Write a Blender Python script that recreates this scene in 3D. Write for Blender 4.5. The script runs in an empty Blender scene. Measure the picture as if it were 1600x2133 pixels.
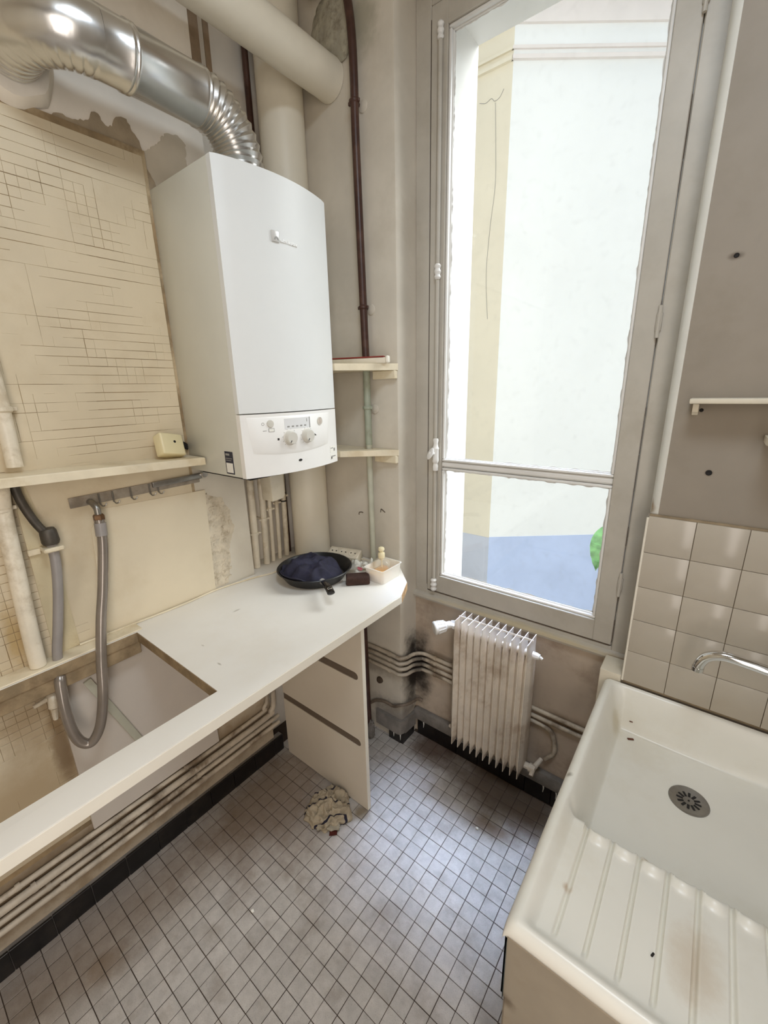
import bpy, bmesh, math, random
from mathutils import Vector, Matrix, noise as mnoise

random.seed(7)
scene = bpy.context.scene
COL = scene.collection

# ------------------------------------------------------------------ camera
F_PX = 879.7234
ROT = ((0.789924414, 0.612839784, -0.021138093),
       (0.155190301, -0.233145322, -0.959978765),
       (-0.593241426, 0.755030237, -0.279271974))
CAM = Vector((1.39811, 0.0, 1.61304))
cd = bpy.data.cameras.new('camera')
cam = bpy.data.objects.new('camera', cd)
COL.objects.link(cam)
cd.sensor_fit = 'HORIZONTAL'
cd.sensor_width = 36.0
cd.lens = F_PX / 1600.0 * 36.0
cd.clip_start = 0.02
R_, D_, W_ = Vector(ROT[0]), Vector(ROT[1]), Vector(ROT[2])
mw = Matrix((R_, -D_, -W_)).transposed().to_4x4()
mw.translation = CAM
cam.matrix_world = mw
scene.camera = cam

# ------------------------------------------------------------------ world, lights, exposure
world = bpy.data.worlds.new('overcast_sky')
scene.world = world
world.use_nodes = True
bg = world.node_tree.nodes['Background']
bg.inputs['Color'].default_value = (0.86, 0.93, 1.0, 1)
bg.inputs['Strength'].default_value = 0.86


def area_light(name, loc, target, sx, sy, power, color, spread=180.0):
    d = bpy.data.lights.new(name, 'AREA')
    d.shape = 'RECTANGLE'
    d.size, d.size_y = sx, sy
    d.energy = power
    d.color = color
    d.spread = math.radians(spread)
    o = bpy.data.objects.new(name, d)
    COL.objects.link(o)
    o.location = loc
    o.rotation_euler = (Vector(target) - Vector(loc)).to_track_quat('-Z', 'Y').to_euler()
    return o


L_SKY_FILL, L_SIDE, L_OVERHEAD_FILL, L_RIGHT_FILL = (7.0, 8.6, 12.2), (7.4, 7.5, 7.6), (12.6, 14.4, 16.2), (29.5, 27.0, 24.8)


def lit(name, loc, target, sx, sy, rgb, spread=180.0):
    p = max(rgb)
    area_light(name, loc, target, sx, sy, p, tuple(c / max(p, 1e-6) for c in rgb), spread)


# added narrow area light, standing in for sky on the floor by the window
lit('sky_fill', (1.0, 2.05, 3.9), (0.86, 1.12, 0.0), 1.0, 0.6, L_SKY_FILL, 18.0)
# sun behind bright haze, high over the right end of the courtyard wall: a wide soft source
sd_ = bpy.data.lights.new('hazy_sun', 'SUN')
sd_.energy = max(L_SIDE)
sd_.color = tuple(c / max(max(L_SIDE), 1e-6) for c in L_SIDE)
sd_.angle = math.radians(50.0)
so_ = bpy.data.objects.new('hazy_sun', sd_)
COL.objects.link(so_)
so_.rotation_euler = Vector((0.50, 0.59, 0.63)).to_track_quat('Z', 'Y').to_euler()
# unseen fill lights added to brighten the room: overhead and off the right wall
lit('overhead_fill', (1.40, 0.28, 2.88), (1.3, 0.33, 0.0), 0.5, 0.5, L_OVERHEAD_FILL)
lit('right_wall_fill', (1.96, -0.35, 1.25), (0.0, 0.45, 1.1), 0.9, 2.1, L_RIGHT_FILL)

vs = scene.view_settings
vs.view_transform = 'Standard'
vs.look = 'None'
vs.exposure = 0.0
vs.gamma = 1.0
vs.use_curve_mapping = False
scene.cycles.use_denoising = True
scene.cycles.max_bounces = 10
scene.cycles.diffuse_bounces = 6
scene.cycles.glossy_bounces = 4
scene.cycles.transmission_bounces = 6
scene.cycles.transparent_max_bounces = 12
scene.cycles.sample_clamp_indirect = 6.0
scene.cycles.caustics_reflective = False
scene.cycles.caustics_refractive = False


# ------------------------------------------------------------------ materials
def srgb(r, g, b):
    def f(c):
        c /= 255.0
        return c / 12.92 if c <= 0.04045 else ((c + 0.055) / 1.055) ** 2.4
    return (f(r), f(g), f(b), 1.0)


def M(name, col, rough=0.6, metal=0.0, var=0.08, vscale=6.0, tint=None, tscale=2.5, tamt=0.0,
      bump=0.0, bscale=60.0, spots=(), rnd=0.0, coat=0.0, speck=0.0, spec=0.5, alpha=None):
    """principled paint with broad value variation, a second tint in patches, fine relief and local spots of stain and shade"""
    m = bpy.data.materials.new(name)
    m.use_nodes = True
    nt = m.node_tree
    N, L = nt.nodes, nt.links
    b = N['Principled BSDF']
    b.inputs['Roughness'].default_value = rough
    b.inputs['Metallic'].default_value = metal
    b.inputs['Specular IOR Level'].default_value = spec
    b.inputs['Coat Weight'].default_value = coat
    b.inputs['Coat Roughness'].default_value = 0.12
    geo = N.new('ShaderNodeNewGeometry')
    pos = geo.outputs['Position']

    def nz(scale, detail=4.0, rough_=0.6):
        t = N.new('ShaderNodeTexNoise')
        t.inputs['Scale'].default_value = scale
        t.inputs['Detail'].default_value = detail
        t.inputs['Roughness'].default_value = rough_
        L.new(pos, t.inputs['Vector'])
        return t.outputs['Fac']

    def mapr(sock, a, b_, c, d):
        r = N.new('ShaderNodeMapRange')
        r.interpolation_type = 'SMOOTHSTEP'
        for i, v in enumerate((a, b_, c, d)):
            r.inputs[i + 1].default_value = v
        L.new(sock, r.inputs[0])
        return r.outputs[0]

    def mix(fac, c1, c2, mode='MIX'):
        x = N.new('ShaderNodeMix')
        x.data_type = 'RGBA'
        x.blend_type = mode
        for s, v in ((x.inputs[0], fac), (x.inputs[6], c1), (x.inputs[7], c2)):
            if hasattr(v, 'links') or hasattr(v, 'is_linked'):
                L.new(v, s)
            else:
                s.default_value = v
        return x.outputs[2]

    def math_(op, a, b_):
        x = N.new('ShaderNodeMath')
        x.operation = op
        for s, v in ((x.inputs[0], a), (x.inputs[1], b_)):
            if hasattr(v, 'is_linked'):
                L.new(v, s)
            else:
                s.default_value = v
        return x.outputs[0]

    c = tuple(col)
    lo = tuple(max(0, v * (1 - var * 1.6)) for v in c[:3]) + (1,)
    hi = tuple(min(1, v * (1 + var)) for v in c[:3]) + (1,)
    out = mix(mapr(nz(vscale), 0.3, 0.7, 0, 1), lo, hi)
    if tint is not None:
        out = mix(mapr(nz(tscale, 6, 0.65), 0.48, 0.68, 0, tamt), out, tuple(tint))
    if speck:
        out = mix(mapr(nz(420.0, 2.0), 0.52, 0.75, 0, speck), out, tuple(v * 0.45 for v in c[:3]) + (1,))
    if rnd:
        oi = N.new('ShaderNodeObjectInfo')
        f = mapr(oi.outputs['Random'], 0, 1, 1 - rnd, 1 + rnd)
        cmb = N.new('ShaderNodeCombineColor')
        for i in range(3):
            L.new(f, cmb.inputs[i])
        out = mix(1.0, out, cmb.outputs[0], 'MULTIPLY')
    for (p, rad, sc, amt) in spots:
        # rad may be a 3-vector of semi-axes
        if not isinstance(rad, (tuple, list)):
            rad = (rad, rad, rad)
        v1 = N.new('ShaderNodeVectorMath')
        v1.operation = 'SUBTRACT'
        L.new(pos, v1.inputs[0])
        v1.inputs[1].default_value = p
        v2 = N.new('ShaderNodeVectorMath')
        v2.operation = 'DIVIDE'
        L.new(v1.outputs[0], v2.inputs[0])
        v2.inputs[1].default_value = rad
        v3 = N.new('ShaderNodeVectorMath')
        v3.operation = 'LENGTH'
        L.new(v2.outputs[0], v3.inputs[0])
        dist = math_('ADD', v3.outputs['Value'], math_('MULTIPLY', math_('SUBTRACT', nz(14.0 if max(rad) < 0.3 else 5.0, 5, 0.7), 0.5), 1.1))
        out = mix(mapr(dist, 0.25, 1.0, amt, 0.0), out, tuple(sc))
    L.new(out, b.inputs['Base Color'])
    if bump:
        bp = N.new('ShaderNodeBump')
        bp.inputs['Strength'].default_value = min(1.0, bump * 2)
        bp.inputs['Distance'].default_value = 0.002 * max(1.0, bump * 4)
        L.new(nz(bscale, 5, 0.6), bp.inputs['Height'])
        L.new(bp.outputs[0], b.inputs['Normal'])
    return m


SOOT_AND_SHADE = srgb(38, 30, 24)
BROWN = srgb(96, 74, 50)
cream = M('cream_wall_paint', srgb(222, 212, 192), 0.55, var=0.05, vscale=3, tint=srgb(186, 168, 138), tamt=0.6, bump=0.1, bscale=35)
cream_low = M('grimy_wall_paint', srgb(204, 190, 168), 0.6, var=0.08, vscale=5, tint=srgb(140, 118, 88), tscale=5, tamt=0.75, bump=0.25, bscale=40,
              spots=[((0.0, 0.16, 0.66), (0.05, 0.10, 0.16), BROWN, 0.7), ((0, 0.3, 0.20), (0.05, 1.5, 0.16), srgb(110, 88, 60), 0.8)])
plaster = M('bare_grey_plaster', srgb(238, 231, 220), 0.85, var=0.05, vscale=4, tint=srgb(214, 203, 188), tamt=0.5, bump=0.2, bscale=30)
joint = M('mosaic_joint', srgb(152, 130, 98), 0.9, var=0.2, vscale=12, tint=srgb(200, 182, 150), tscale=5, tamt=0.9)
mosaic = M('painted_mosaic', srgb(212, 198, 171), 0.42, var=0.05, vscale=2.6, tint=srgb(197, 179, 148), tscale=4, tamt=0.55, bump=0.12, bscale=45,
           spots=[((0, 0.05, 0.48), (0.06, 0.35, 0.22), srgb(172, 148, 112), 0.7), ((0, 0.20, 0.62), (0.06, 0.035, 0.22), srgb(110, 84, 52), 0.75), ((0, 0.16, 0.72), (0.06, 0.12, 0.14), srgb(150, 122, 82), 0.55), ((0, 0.235, 0.80), (0.05, 0.05, 0.08), SOOT_AND_SHADE, 0.55),
                  ((0, 0.26, 1.22), (0.05, 0.06, 0.12), srgb(120, 100, 66), 0.55), ((0, 0.17, 1.0), (0.05, 0.03, 0.14), srgb(176, 146, 88), 0.7)])
alcove_paint = M('greige_alcove_paint', srgb(206, 198, 184), 0.6, var=0.05, vscale=4, tint=srgb(186, 176, 160), tscale=3, tamt=0.5, bump=0.12, bscale=30,
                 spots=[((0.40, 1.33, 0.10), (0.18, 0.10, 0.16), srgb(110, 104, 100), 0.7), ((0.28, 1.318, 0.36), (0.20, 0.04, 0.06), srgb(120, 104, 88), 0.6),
                        ((0.447, 1.405, 0.36), (0.03, 0.10, 0.27), SOOT_AND_SHADE, 0.98), ((0.36, 1.32, 0.45), (0.16, 0.03, 0.035), srgb(84, 70, 58), 0.55),
                        ((0.30, 1.318, 2.72), (0.10, 0.05, 0.12), srgb(150, 146, 126), 0.7)])
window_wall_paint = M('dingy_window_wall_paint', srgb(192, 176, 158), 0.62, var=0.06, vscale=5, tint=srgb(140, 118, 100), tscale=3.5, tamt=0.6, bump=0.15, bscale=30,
                      spots=[((0.475, 1.43, 0.37), (0.085, 0.06, 0.26), SOOT_AND_SHADE, 0.98), ((0.60, 1.435, 0.465), (0.20, 0.03, 0.022), srgb(88, 72, 58), 0.6),
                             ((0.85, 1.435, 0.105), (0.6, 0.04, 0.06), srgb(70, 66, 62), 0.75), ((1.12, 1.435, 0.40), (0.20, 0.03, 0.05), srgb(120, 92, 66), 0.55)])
pier_paint = M('taupe_pier_paint', srgb(152, 142, 129), 0.6, var=0.04, vscale=3, tint=srgb(136, 126, 110), tamt=0.5, bump=0.08, bscale=30,
               spots=[((1.372, 1.318, 1.881), (0.022, 0.03, 0.012), srgb(80, 66, 52), 0.8), ((1.398, 1.318, 1.395), (0.012, 0.03, 0.012), srgb(70, 56, 44), 0.8)])
lit_corner_m = M('window_lit_corner', srgb(222, 220, 212), 0.5, var=0.03, bump=0.05,  # pale tone paints in window light on the rounded pier corner
                 spots=[((1.283, 1.335, 1.285), (0.03, 0.03, 0.03), srgb(150, 120, 80), 0.9)])
frame_paint = M('old_window_paint', srgb(186, 180, 169), 0.42, var=0.04, vscale=7, tint=srgb(168, 160, 146), tscale=5, tamt=0.5, bump=0.12, bscale=25,
                spots=[((1.26, 1.41, 0.74), (0.06, 0.04, 0.025), srgb(120, 88, 44), 0.8), ((0.9, 1.41, 0.748), (0.5, 0.03, 0.016), srgb(186, 168, 124), 0.6)])
bead_paint = M('white_glazing_bead', srgb(228, 226, 222), 0.4, var=0.03)
crack = M('dark_gap', srgb(84, 70, 56), 0.9, var=0.1)
white_paint = M('cream_gloss_paint', srgb(222, 213, 194), 0.38, var=0.04, vscale=9, tint=srgb(196, 182, 150), tscale=8, tamt=0.5, bump=0.12, bscale=30)
shelf_paint = M('yellowed_shelf_paint', srgb(226, 214, 188), 0.45, var=0.05, vscale=10, tint=srgb(196, 176, 138), tscale=8, tamt=0.55, bump=0.15, bscale=30)
pipe_paint = M('cream_pipe_paint', srgb(226, 216, 196), 0.4, var=0.06, vscale=14, tint=srgb(168, 148, 116), tscale=12, tamt=0.55, bump=0.12, bscale=50)
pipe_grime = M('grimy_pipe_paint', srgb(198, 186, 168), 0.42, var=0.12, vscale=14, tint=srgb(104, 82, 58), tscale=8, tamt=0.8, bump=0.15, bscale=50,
               spots=[((0.47, 1.40, 0.40), (0.05, 0.05, 0.10), SOOT_AND_SHADE, 0.75)])  # corner spot: soot, with the deep corner shade painted in
mint = M('mint_pipe_paint', srgb(160, 166, 148), 0.45, var=0.07, vscale=14, tint=srgb(122, 118, 96), tscale=16, tamt=0.5)
pale_mint = M('pale_mint_pipe_paint', srgb(190, 190, 172), 0.45, var=0.06, vscale=14)
brown_paint = M('dark_brown_pipe_paint', srgb(68, 42, 34), 0.4, var=0.12, vscale=18, tint=srgb(104, 76, 62), tscale=9, tamt=0.35)
lead = M('dark_lead', srgb(78, 72, 64), 0.5, metal=0.4, var=0.2, vscale=20, bump=0.3)
big_pipe_paint = M('pale_duct_paint', srgb(232, 225, 208), 0.45, var=0.03, vscale=4, tint=srgb(214, 204, 184), tamt=0.4, bump=0.06)
rough_plaster = M('pitted_plaster', srgb(170, 164, 146), 0.9, var=0.12, vscale=20, tint=srgb(120, 112, 94), tscale=26, tamt=0.7, bump=0.5, bscale=90)
black_tile = M('black_skirting_tile', srgb(20, 18, 18), 0.3, var=0.25, vscale=20, tint=srgb(56, 48, 42), tscale=12, tamt=0.35)
cement = M('grey_cement', srgb(128, 122, 116), 0.9, var=0.15, vscale=18, bump=0.3)
grout = M('dark_floor_grout', srgb(66, 54, 46), 0.9, var=0.2, vscale=6, tint=srgb(100, 84, 66), tamt=0.5)
floor_dirt_and_shade = [((0.98, 1.36, 0), (0.46, 0.20, 0.2), srgb(88, 68, 50), 0.86), ((0.58, 1.38, 0), (0.16, 0.15, 0.2), srgb(84, 62, 48), 0.85), ((0.95, 1.18, 0), (0.14, 0.05, 0.1), srgb(110, 84, 54), 0.6),  # dirt by the radiator, strengthened to paint in shade near the window wall
              ((0.2, 0.75, 0), (0.34, 0.42, 0.2), srgb(112, 90, 70), 0.62), ((0.08, 0.1, 0), (0.22, 0.6, 0.2), srgb(118, 98, 80), 0.5),  # browner patches under the worktop and along the left wall
              ((0.52, 0.93, 0), (0.05, 0.05, 0.1), srgb(104, 86, 48), 0.7), ((0.22, 0.12, 0), (0.06, 0.08, 0.1), srgb(120, 94, 62), 0.5)]
floor_tile_m = M('speckled_floor_tile', srgb(190, 185, 180), 0.38, var=0.07, vscale=30, tint=srgb(150, 140, 130), tscale=9, tamt=0.55, bump=0.2, bscale=90, speck=0.55,
                 rnd=0.07, spots=floor_dirt_and_shade)
laminate = M('white_worktop_laminate', srgb(228, 224, 216), 0.3, var=0.015, vscale=3, tint=srgb(216, 208, 194), tscale=2, tamt=0.4,
             spots=[((0.20, 0.70, 0.9), (0.006, 0.02, 0.02), srgb(150, 140, 124), 0.6), ((0.42, 0.50, 0.9), (0.012, 0.004, 0.02), srgb(140, 132, 116), 0.6),
                    ((0.30, 0.52, 0.9), (0.01, 0.004, 0.02), srgb(150, 140, 124), 0.5)])
chip_edge = M('raw_chipboard', srgb(196, 160, 116), 0.8, var=0.2, vscale=60, tint=srgb(150, 108, 70), tscale=50, tamt=0.6)
hole_wood = M('raw_brown_board', srgb(150, 130, 100), 0.8, var=0.15, vscale=24, tint=srgb(104, 82, 56), tscale=9, tamt=0.6)
panel_m = M('beige_cabinet_panel', srgb(212, 202, 186), 0.45, var=0.02, vscale=3)
slot_m = M('brown_slot_strip', srgb(104, 90, 76), 0.7, var=0.06)
edge_white = M('white_edge_band', srgb(236, 230, 216), 0.35, var=0.02)
board_m = M('grey_spare_board', srgb(206, 197, 186), 0.5, var=0.03, vscale=3)
batten_m = M('pale_green_batten', srgb(186, 184, 166), 0.5, var=0.04)
boiler_white = M('boiler_white_enamel', srgb(222, 223, 221), 0.38, var=0.01, spec=0.35)
boiler_side = M('boiler_side_enamel', srgb(206, 205, 194), 0.3, var=0.015)
ctrl_white = M('control_panel_plastic', srgb(234, 232, 228), 0.35, var=0.01)
knob_m = M('pale_grey_knob', srgb(206, 202, 192), 0.35, var=0.02)
grey_print = M('grey_print', srgb(150, 148, 144), 0.5, var=0.02)
dark_print = M('dark_print', srgb(62, 58, 56), 0.5, var=0.02)
badge_m = M('pale_badge', srgb(208, 206, 202), 0.3, metal=0.2, var=0.01)
letter_m = M('raised_white_lettering', srgb(246, 246, 244), 0.3, var=0.01)
navy_label = M('navy_label', srgb(26, 30, 52), 0.4, var=0.05)
label_white = M('label_white', srgb(236, 234, 226), 0.5, var=0.02)
gauge_face = M('gauge_face', srgb(196, 184, 172), 0.3, var=0.1, vscale=60)
shadow_hole = M('dark_opening', srgb(30, 26, 24), 0.8, var=0.1)
alu = M('crinkled_aluminium', (0.74, 0.73, 0.71, 1), 0.27, metal=1.0, var=0.05, vscale=10, bump=0.06, bscale=28)
chrome = M('chrome', (0.72, 0.72, 0.72, 1), 0.1, metal=1.0, var=0.02)
dull_metal = M('dull_steel', srgb(150, 146, 140), 0.35, metal=0.85, var=0.08, vscale=30)
brass = M('tarnished_brass', srgb(112, 84, 60), 0.4, metal=0.7, var=0.15, vscale=30)
grey_pvc = M('grey_pvc_pipe', srgb(150, 144, 140), 0.4, var=0.05, vscale=16)
hose_m = M('grey_hose', srgb(140, 130, 120), 0.25, metal=0.35, var=0.08, vscale=12, coat=0.5)
rad_m = M('radiator_enamel', srgb(232, 222, 208), 0.42, var=0.05, vscale=12, tint=srgb(176, 154, 128), tscale=9, tamt=0.6, bump=0.15,
          spots=[((0.85, 1.35, 0.78), (0.4, 0.2, 0.11), srgb(236, 232, 228), 0.9)])
valve_white = M('valve_white_plastic', srgb(236, 234, 230), 0.35, var=0.02)
ceramic = M('cream_stoneware_glaze', srgb(234, 231, 221), 0.34, var=0.02, vscale=4, tint=srgb(220, 213, 196), tscale=3, tamt=0.5, coat=0.08,
            spots=[((1.505, 0.66, 0.71), (0.05, 0.085, 0.05), srgb(206, 190, 168), 0.6), ((1.31, 0.645, 0.716), (0.012, 0.012, 0.02), srgb(186, 160, 130), 0.8),
                   ((1.425, 0.785, 0.705), (0.020, 0.008, 0.02), srgb(176, 156, 128), 0.7), ((1.29, 1.23, 0.64), (0.04, 0.05, 0.05), srgb(190, 176, 140), 0.5),
                   ((1.245, 0.88, 0.735), (0.016, 0.012, 0.02), srgb(120, 108, 88), 0.8)])
shaded_apron = M('dirty_shaded_apron', srgb(160, 149, 132), 0.5, var=0.05, vscale=6, tint=srgb(146, 130, 106), tscale=5, tamt=0.5, bump=0.12,
                spots=[((1.25, 0.51, 0.52), (0.03, 0.03, 0.03), srgb(80, 62, 36), 0.7)])  # darker than the glaze: stains, plus shade of the front painted in
wall_tile_m = M('cream_wall_tile', srgb(186, 177, 163), 0.2, var=0.02, vscale=5, tint=srgb(174, 165, 147), tscale=2, tamt=0.4, rnd=0.02, bump=0.03, bscale=12)
tile_grout = M('brown_tile_grout', srgb(146, 130, 106), 0.9, var=0.15, vscale=20)
navy_cloth = M('navy_fabric', srgb(37, 36, 56), 0.8, var=0.2, vscale=40, bump=0.15, bscale=300)
pan_m = M('black_nonstick', srgb(26, 26, 28), 0.38, var=0.1, vscale=20)
bakelite = M('black_bakelite', srgb(24, 20, 20), 0.22, var=0.1)
socket_m = M('old_white_plastic', srgb(216, 206, 186), 0.4, var=0.03)
sponge_m = M('brown_sponge', srgb(64, 42, 34), 0.9, var=0.15, vscale=40, bump=0.4, bscale=200)
yellow_liq = M('yellow_soap', srgb(246, 176, 22), 0.12, var=0.08, vscale=20)
pump_m = M('ivory_pump', srgb(234, 222, 184), 0.35, var=0.03)
red_m = M('dark_red_strip', srgb(134, 44, 36), 0.5, var=0.08)
jbox_m = M('yellowed_plastic_box', srgb(222, 210, 170), 0.4, var=0.03)
pink_m = M('pink_print', srgb(214, 120, 130), 0.5, var=0.1)
green_m = M('green_print', srgb(64, 110, 60), 0.5, var=0.1)
rust = M('rust_flake', srgb(90, 48, 28), 0.8, var=0.2)
leaf_m = M('fresh_green_leaf', srgb(182, 224, 172), 0.45, var=0.15, vscale=30)
stem_m = M('green_stem', srgb(92, 120, 70), 0.6, var=0.1)
court_white = M('white_render', srgb(236, 236, 233), 0.85, var=0.015, vscale=2, bump=0.05)
court_pink = M('rosy_cornice_paint', srgb(226, 217, 211), 0.85, var=0.02)
court_beige = M('beige_render', srgb(228, 218, 196), 0.85, var=0.02, vscale=2)
court_blue = M('blue_grey_base_paint', srgb(188, 202, 232), 0.7, var=0.04, vscale=3)
court_grey = M('grey_base_paint', srgb(196, 200, 212), 0.7, var=0.04, vscale=3)
court_ground = M('courtyard_paving', srgb(190, 188, 182), 0.9, var=0.08, vscale=3)
ext_reveal = M('outer_reveal_paint', srgb(238, 236, 232), 0.8, var=0.03, vscale=4)
ceiling_m = M('ceiling_paint', srgb(206, 198, 184), 0.8, var=0.04)


def translucent_plastic(name, col, fac, rough=0.25):
    m = bpy.data.materials.new(name)
    m.use_nodes = True
    nt = m.node_tree
    b = nt.nodes['Principled BSDF']
    b.inputs['Base Color'].default_value = col
    b.inputs['Roughness'].default_value = rough
    tr = nt.nodes.new('ShaderNodeBsdfTransparent')
    tr.inputs[0].default_value = tuple(0.5 + 0.5 * v for v in col[:3]) + (1,)
    mx = nt.nodes.new('ShaderNodeMixShader')
    mx.inputs[0].default_value = fac
    nt.links.new(tr.outputs[0], mx.inputs[1])
    nt.links.new(b.outputs[0], mx.inputs[2])
    nt.links.new(mx.outputs[0], nt.nodes['Material Output'].inputs['Surface'])
    return m


tub_m = translucent_plastic('milky_tub_plastic', srgb(250, 248, 243), 0.6)
bottle_m = translucent_plastic('clear_bottle_plastic', srgb(236, 232, 220), 0.28, 0.08)


def glass_mat():
    m = bpy.data.materials.new('old_window_glass')
    m.use_nodes = True
    nt = m.node_tree
    N, L = nt.nodes, nt.links
    tr = N.new('ShaderNodeBsdfTransparent')
    tr.inputs[0].default_value = (0.97, 0.985, 0.98, 1)
    gl = N.new('ShaderNodeBsdfGlossy')
    gl.inputs['Roughness'].default_value = 0.03
    df = N.new('ShaderNodeBsdfDiffuse')
    df.inputs[0].default_value = (0.8, 0.8, 0.78, 1)
    geo = N.new('ShaderNodeNewGeometry')

    def mth(op, a, b_=None):
        x = N.new('ShaderNodeMath')
        x.operation = op
        for i, v in enumerate((a, b_)):
            if v is None:
                continue
            if hasattr(v, 'is_linked'):
                L.new(v, x.inputs[i])
            else:
                x.inputs[i].default_value = v
        return x.outputs[0]
    dp = N.new('ShaderNodeVectorMath')
    dp.operation = 'DOT_PRODUCT'
    L.new(geo.outputs['Incoming'], dp.inputs[0])
    L.new(geo.outputs['Normal'], dp.inputs[1])
    fres = mth('ADD', mth('MULTIPLY', mth('POWER', mth('SUBTRACT', 1.0, mth('ABSOLUTE', dp.outputs['Value'])), 5.0), 0.96), 0.04)
    tx = N.new('ShaderNodeTexNoise')
    tx.inputs['Scale'].default_value = 38.0
    tx.inputs['Detail'].default_value = 6.0
    L.new(geo.outputs['Position'], tx.inputs['Vector'])
    mr = N.new('ShaderNodeMapRange')
    for i, v in enumerate((0.55, 0.85, 0.012, 0.05)):
        mr.inputs[i + 1].default_value = v
    L.new(tx.outputs['Fac'], mr.inputs[0])
    m1 = N.new('ShaderNodeMixShader')
    L.new(mr.outputs[0], m1.inputs[0])
    L.new(tr.outputs[0], m1.inputs[1])
    L.new(df.outputs[0], m1.inputs[2])
    m2 = N.new('ShaderNodeMixShader')
    L.new(fres, m2.inputs[0])
    L.new(m1.outputs[0], m2.inputs[1])
    L.new(gl.outputs[0], m2.inputs[2])
    L.new(m2.outputs[0], N['Material Output'].inputs['Surface'])
    return m


glass_m = glass_mat()


def striped_cloth():
    m = bpy.data.materials.new('striped_rag_fabric')
    m.use_nodes = True
    nt = m.node_tree
    N, L = nt.nodes, nt.links
    b = N['Principled BSDF']
    b.inputs['Roughness'].default_value = 0.95
    at = N.new('ShaderNodeAttribute')
    at.attribute_name = 'weave'
    sx = N.new('ShaderNodeSeparateXYZ')
    L.new(at.outputs['Vector'], sx.inputs[0])

    def stripe(sock, period, width):
        a = N.new('ShaderNodeMath'); a.operation = 'PINGPONG'
        L.new(sock, a.inputs[0]); a.inputs[1].default_value = period
        c = N.new('ShaderNodeMath'); c.operation = 'LESS_THAN'
        L.new(a.outputs[0], c.inputs[0]); c.inputs[1].default_value = width
        return c.outputs[0]
    s1 = stripe(sx.outputs[0], 0.034, 0.0036)
    tx = N.new('ShaderNodeTexNoise'); tx.inputs['Scale'].default_value = 60
    mx = N.new('ShaderNodeMix'); mx.data_type = 'RGBA'
    L.new(tx.outputs['Fac'], mx.inputs[0])
    mx.inputs[6].default_value = srgb(140, 126, 104); mx.inputs[7].default_value = srgb(190, 176, 152)
    m2 = N.new('ShaderNodeMix'); m2.data_type = 'RGBA'
    L.new(s1, m2.inputs[0]); L.new(mx.outputs[2], m2.inputs[6]); m2.inputs[7].default_value = srgb(34, 30, 46)
    L.new(m2.outputs[2], b.inputs['Base Color'])
    return m


rag_m = striped_cloth()


# ------------------------------------------------------------------ geometry helpers
def obj(name, bm, mat, parent=None, smooth=35.0, weld=False):
    me = bpy.data.meshes.new(name)
    if weld:
        bmesh.ops.remove_doubles(bm, verts=bm.verts, dist=1e-6)
    bmesh.ops.recalc_face_normals(bm, faces=bm.faces)
    if smooth:
        lim = math.radians(smooth)
        for f in bm.faces:
            f.smooth = True
        for e in bm.edges:
            if len(e.link_faces) == 2:
                if e.calc_face_angle(0) > lim:
                    e.smooth = False
            else:
                e.smooth = False
    bm.to_mesh(me)
    bm.free()
    me.materials.append(mat)
    o = bpy.data.objects.new(name, me)
    COL.objects.link(o)
    if parent is not None:
        o.parent = parent
        o.matrix_parent_inverse = parent.matrix_world.inverted()
    return o


def tag(o, label, cat, group=None):
    o['label'] = label
    o['category'] = cat
    if group:
        o['group'] = group
    return o


def structure(o, label=None):
    o['kind'] = 'structure'
    if label:
        o['label'] = label
    return o


def thing(name, loc, label, cat, group=None):
    o = bpy.data.objects.new(name, None)
    o.empty_display_size = 0.05
    COL.objects.link(o)
    o.matrix_world = Matrix.Translation(Vector(loc))
    return tag(o, label, cat, group)


def nb():
    return bmesh.new()


def box(bm, x0, x1, y0, y1, z0, z1, bev=0.0, seg=1):
    r = bmesh.ops.create_cube(bm, size=1.0)
    vs_ = r['verts']
    for v in vs_:
        v.co = Vector(((x0 + x1) / 2 + v.co.x * (x1 - x0), (y0 + y1) / 2 + v.co.y * (y1 - y0), (z0 + z1) / 2 + v.co.z * (z1 - z0)))
    if bev > 0:
        es = list({e for v in vs_ for e in v.link_edges})
        bmesh.ops.bevel(bm, geom=es, offset=bev, segments=seg, profile=0.5, affect='EDGES')
    return bm


def bx(x0, x1, y0, y1, z0, z1, bev=0.0, seg=1):
    return box(nb(), x0, x1, y0, y1, z0, z1, bev, seg)


def xform(bm, mat):
    bmesh.ops.transform(bm, matrix=mat, verts=bm.verts)
    return bm


def rotz_about(bm, p, deg):
    T = Matrix.Translation(Vector(p))
    return xform(bm, T @ Matrix.Rotation(math.radians(deg), 4, 'Z') @ T.inverted())


def catmull(pts, n=8):
    P = [Vector(p) for p in pts]
    out = []
    for i in range(len(P) - 1):
        p0 = P[i - 1] if i else P[0] * 2 - P[1]
        p1, p2 = P[i], P[i + 1]
        p3 = P[i + 2] if i + 2 < len(P) else P[-1] * 2 - P[-2]
        for k in range(n):
            t = k / n
            out.append(0.5 * ((2 * p1) + (-p0 + p2) * t + (2 * p0 - 5 * p1 + 4 * p2 - p3) * t * t + (-p0 + 3 * p1 - 3 * p2 + p3) * t ** 3))
    out.append(P[-1])
    return out


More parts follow.
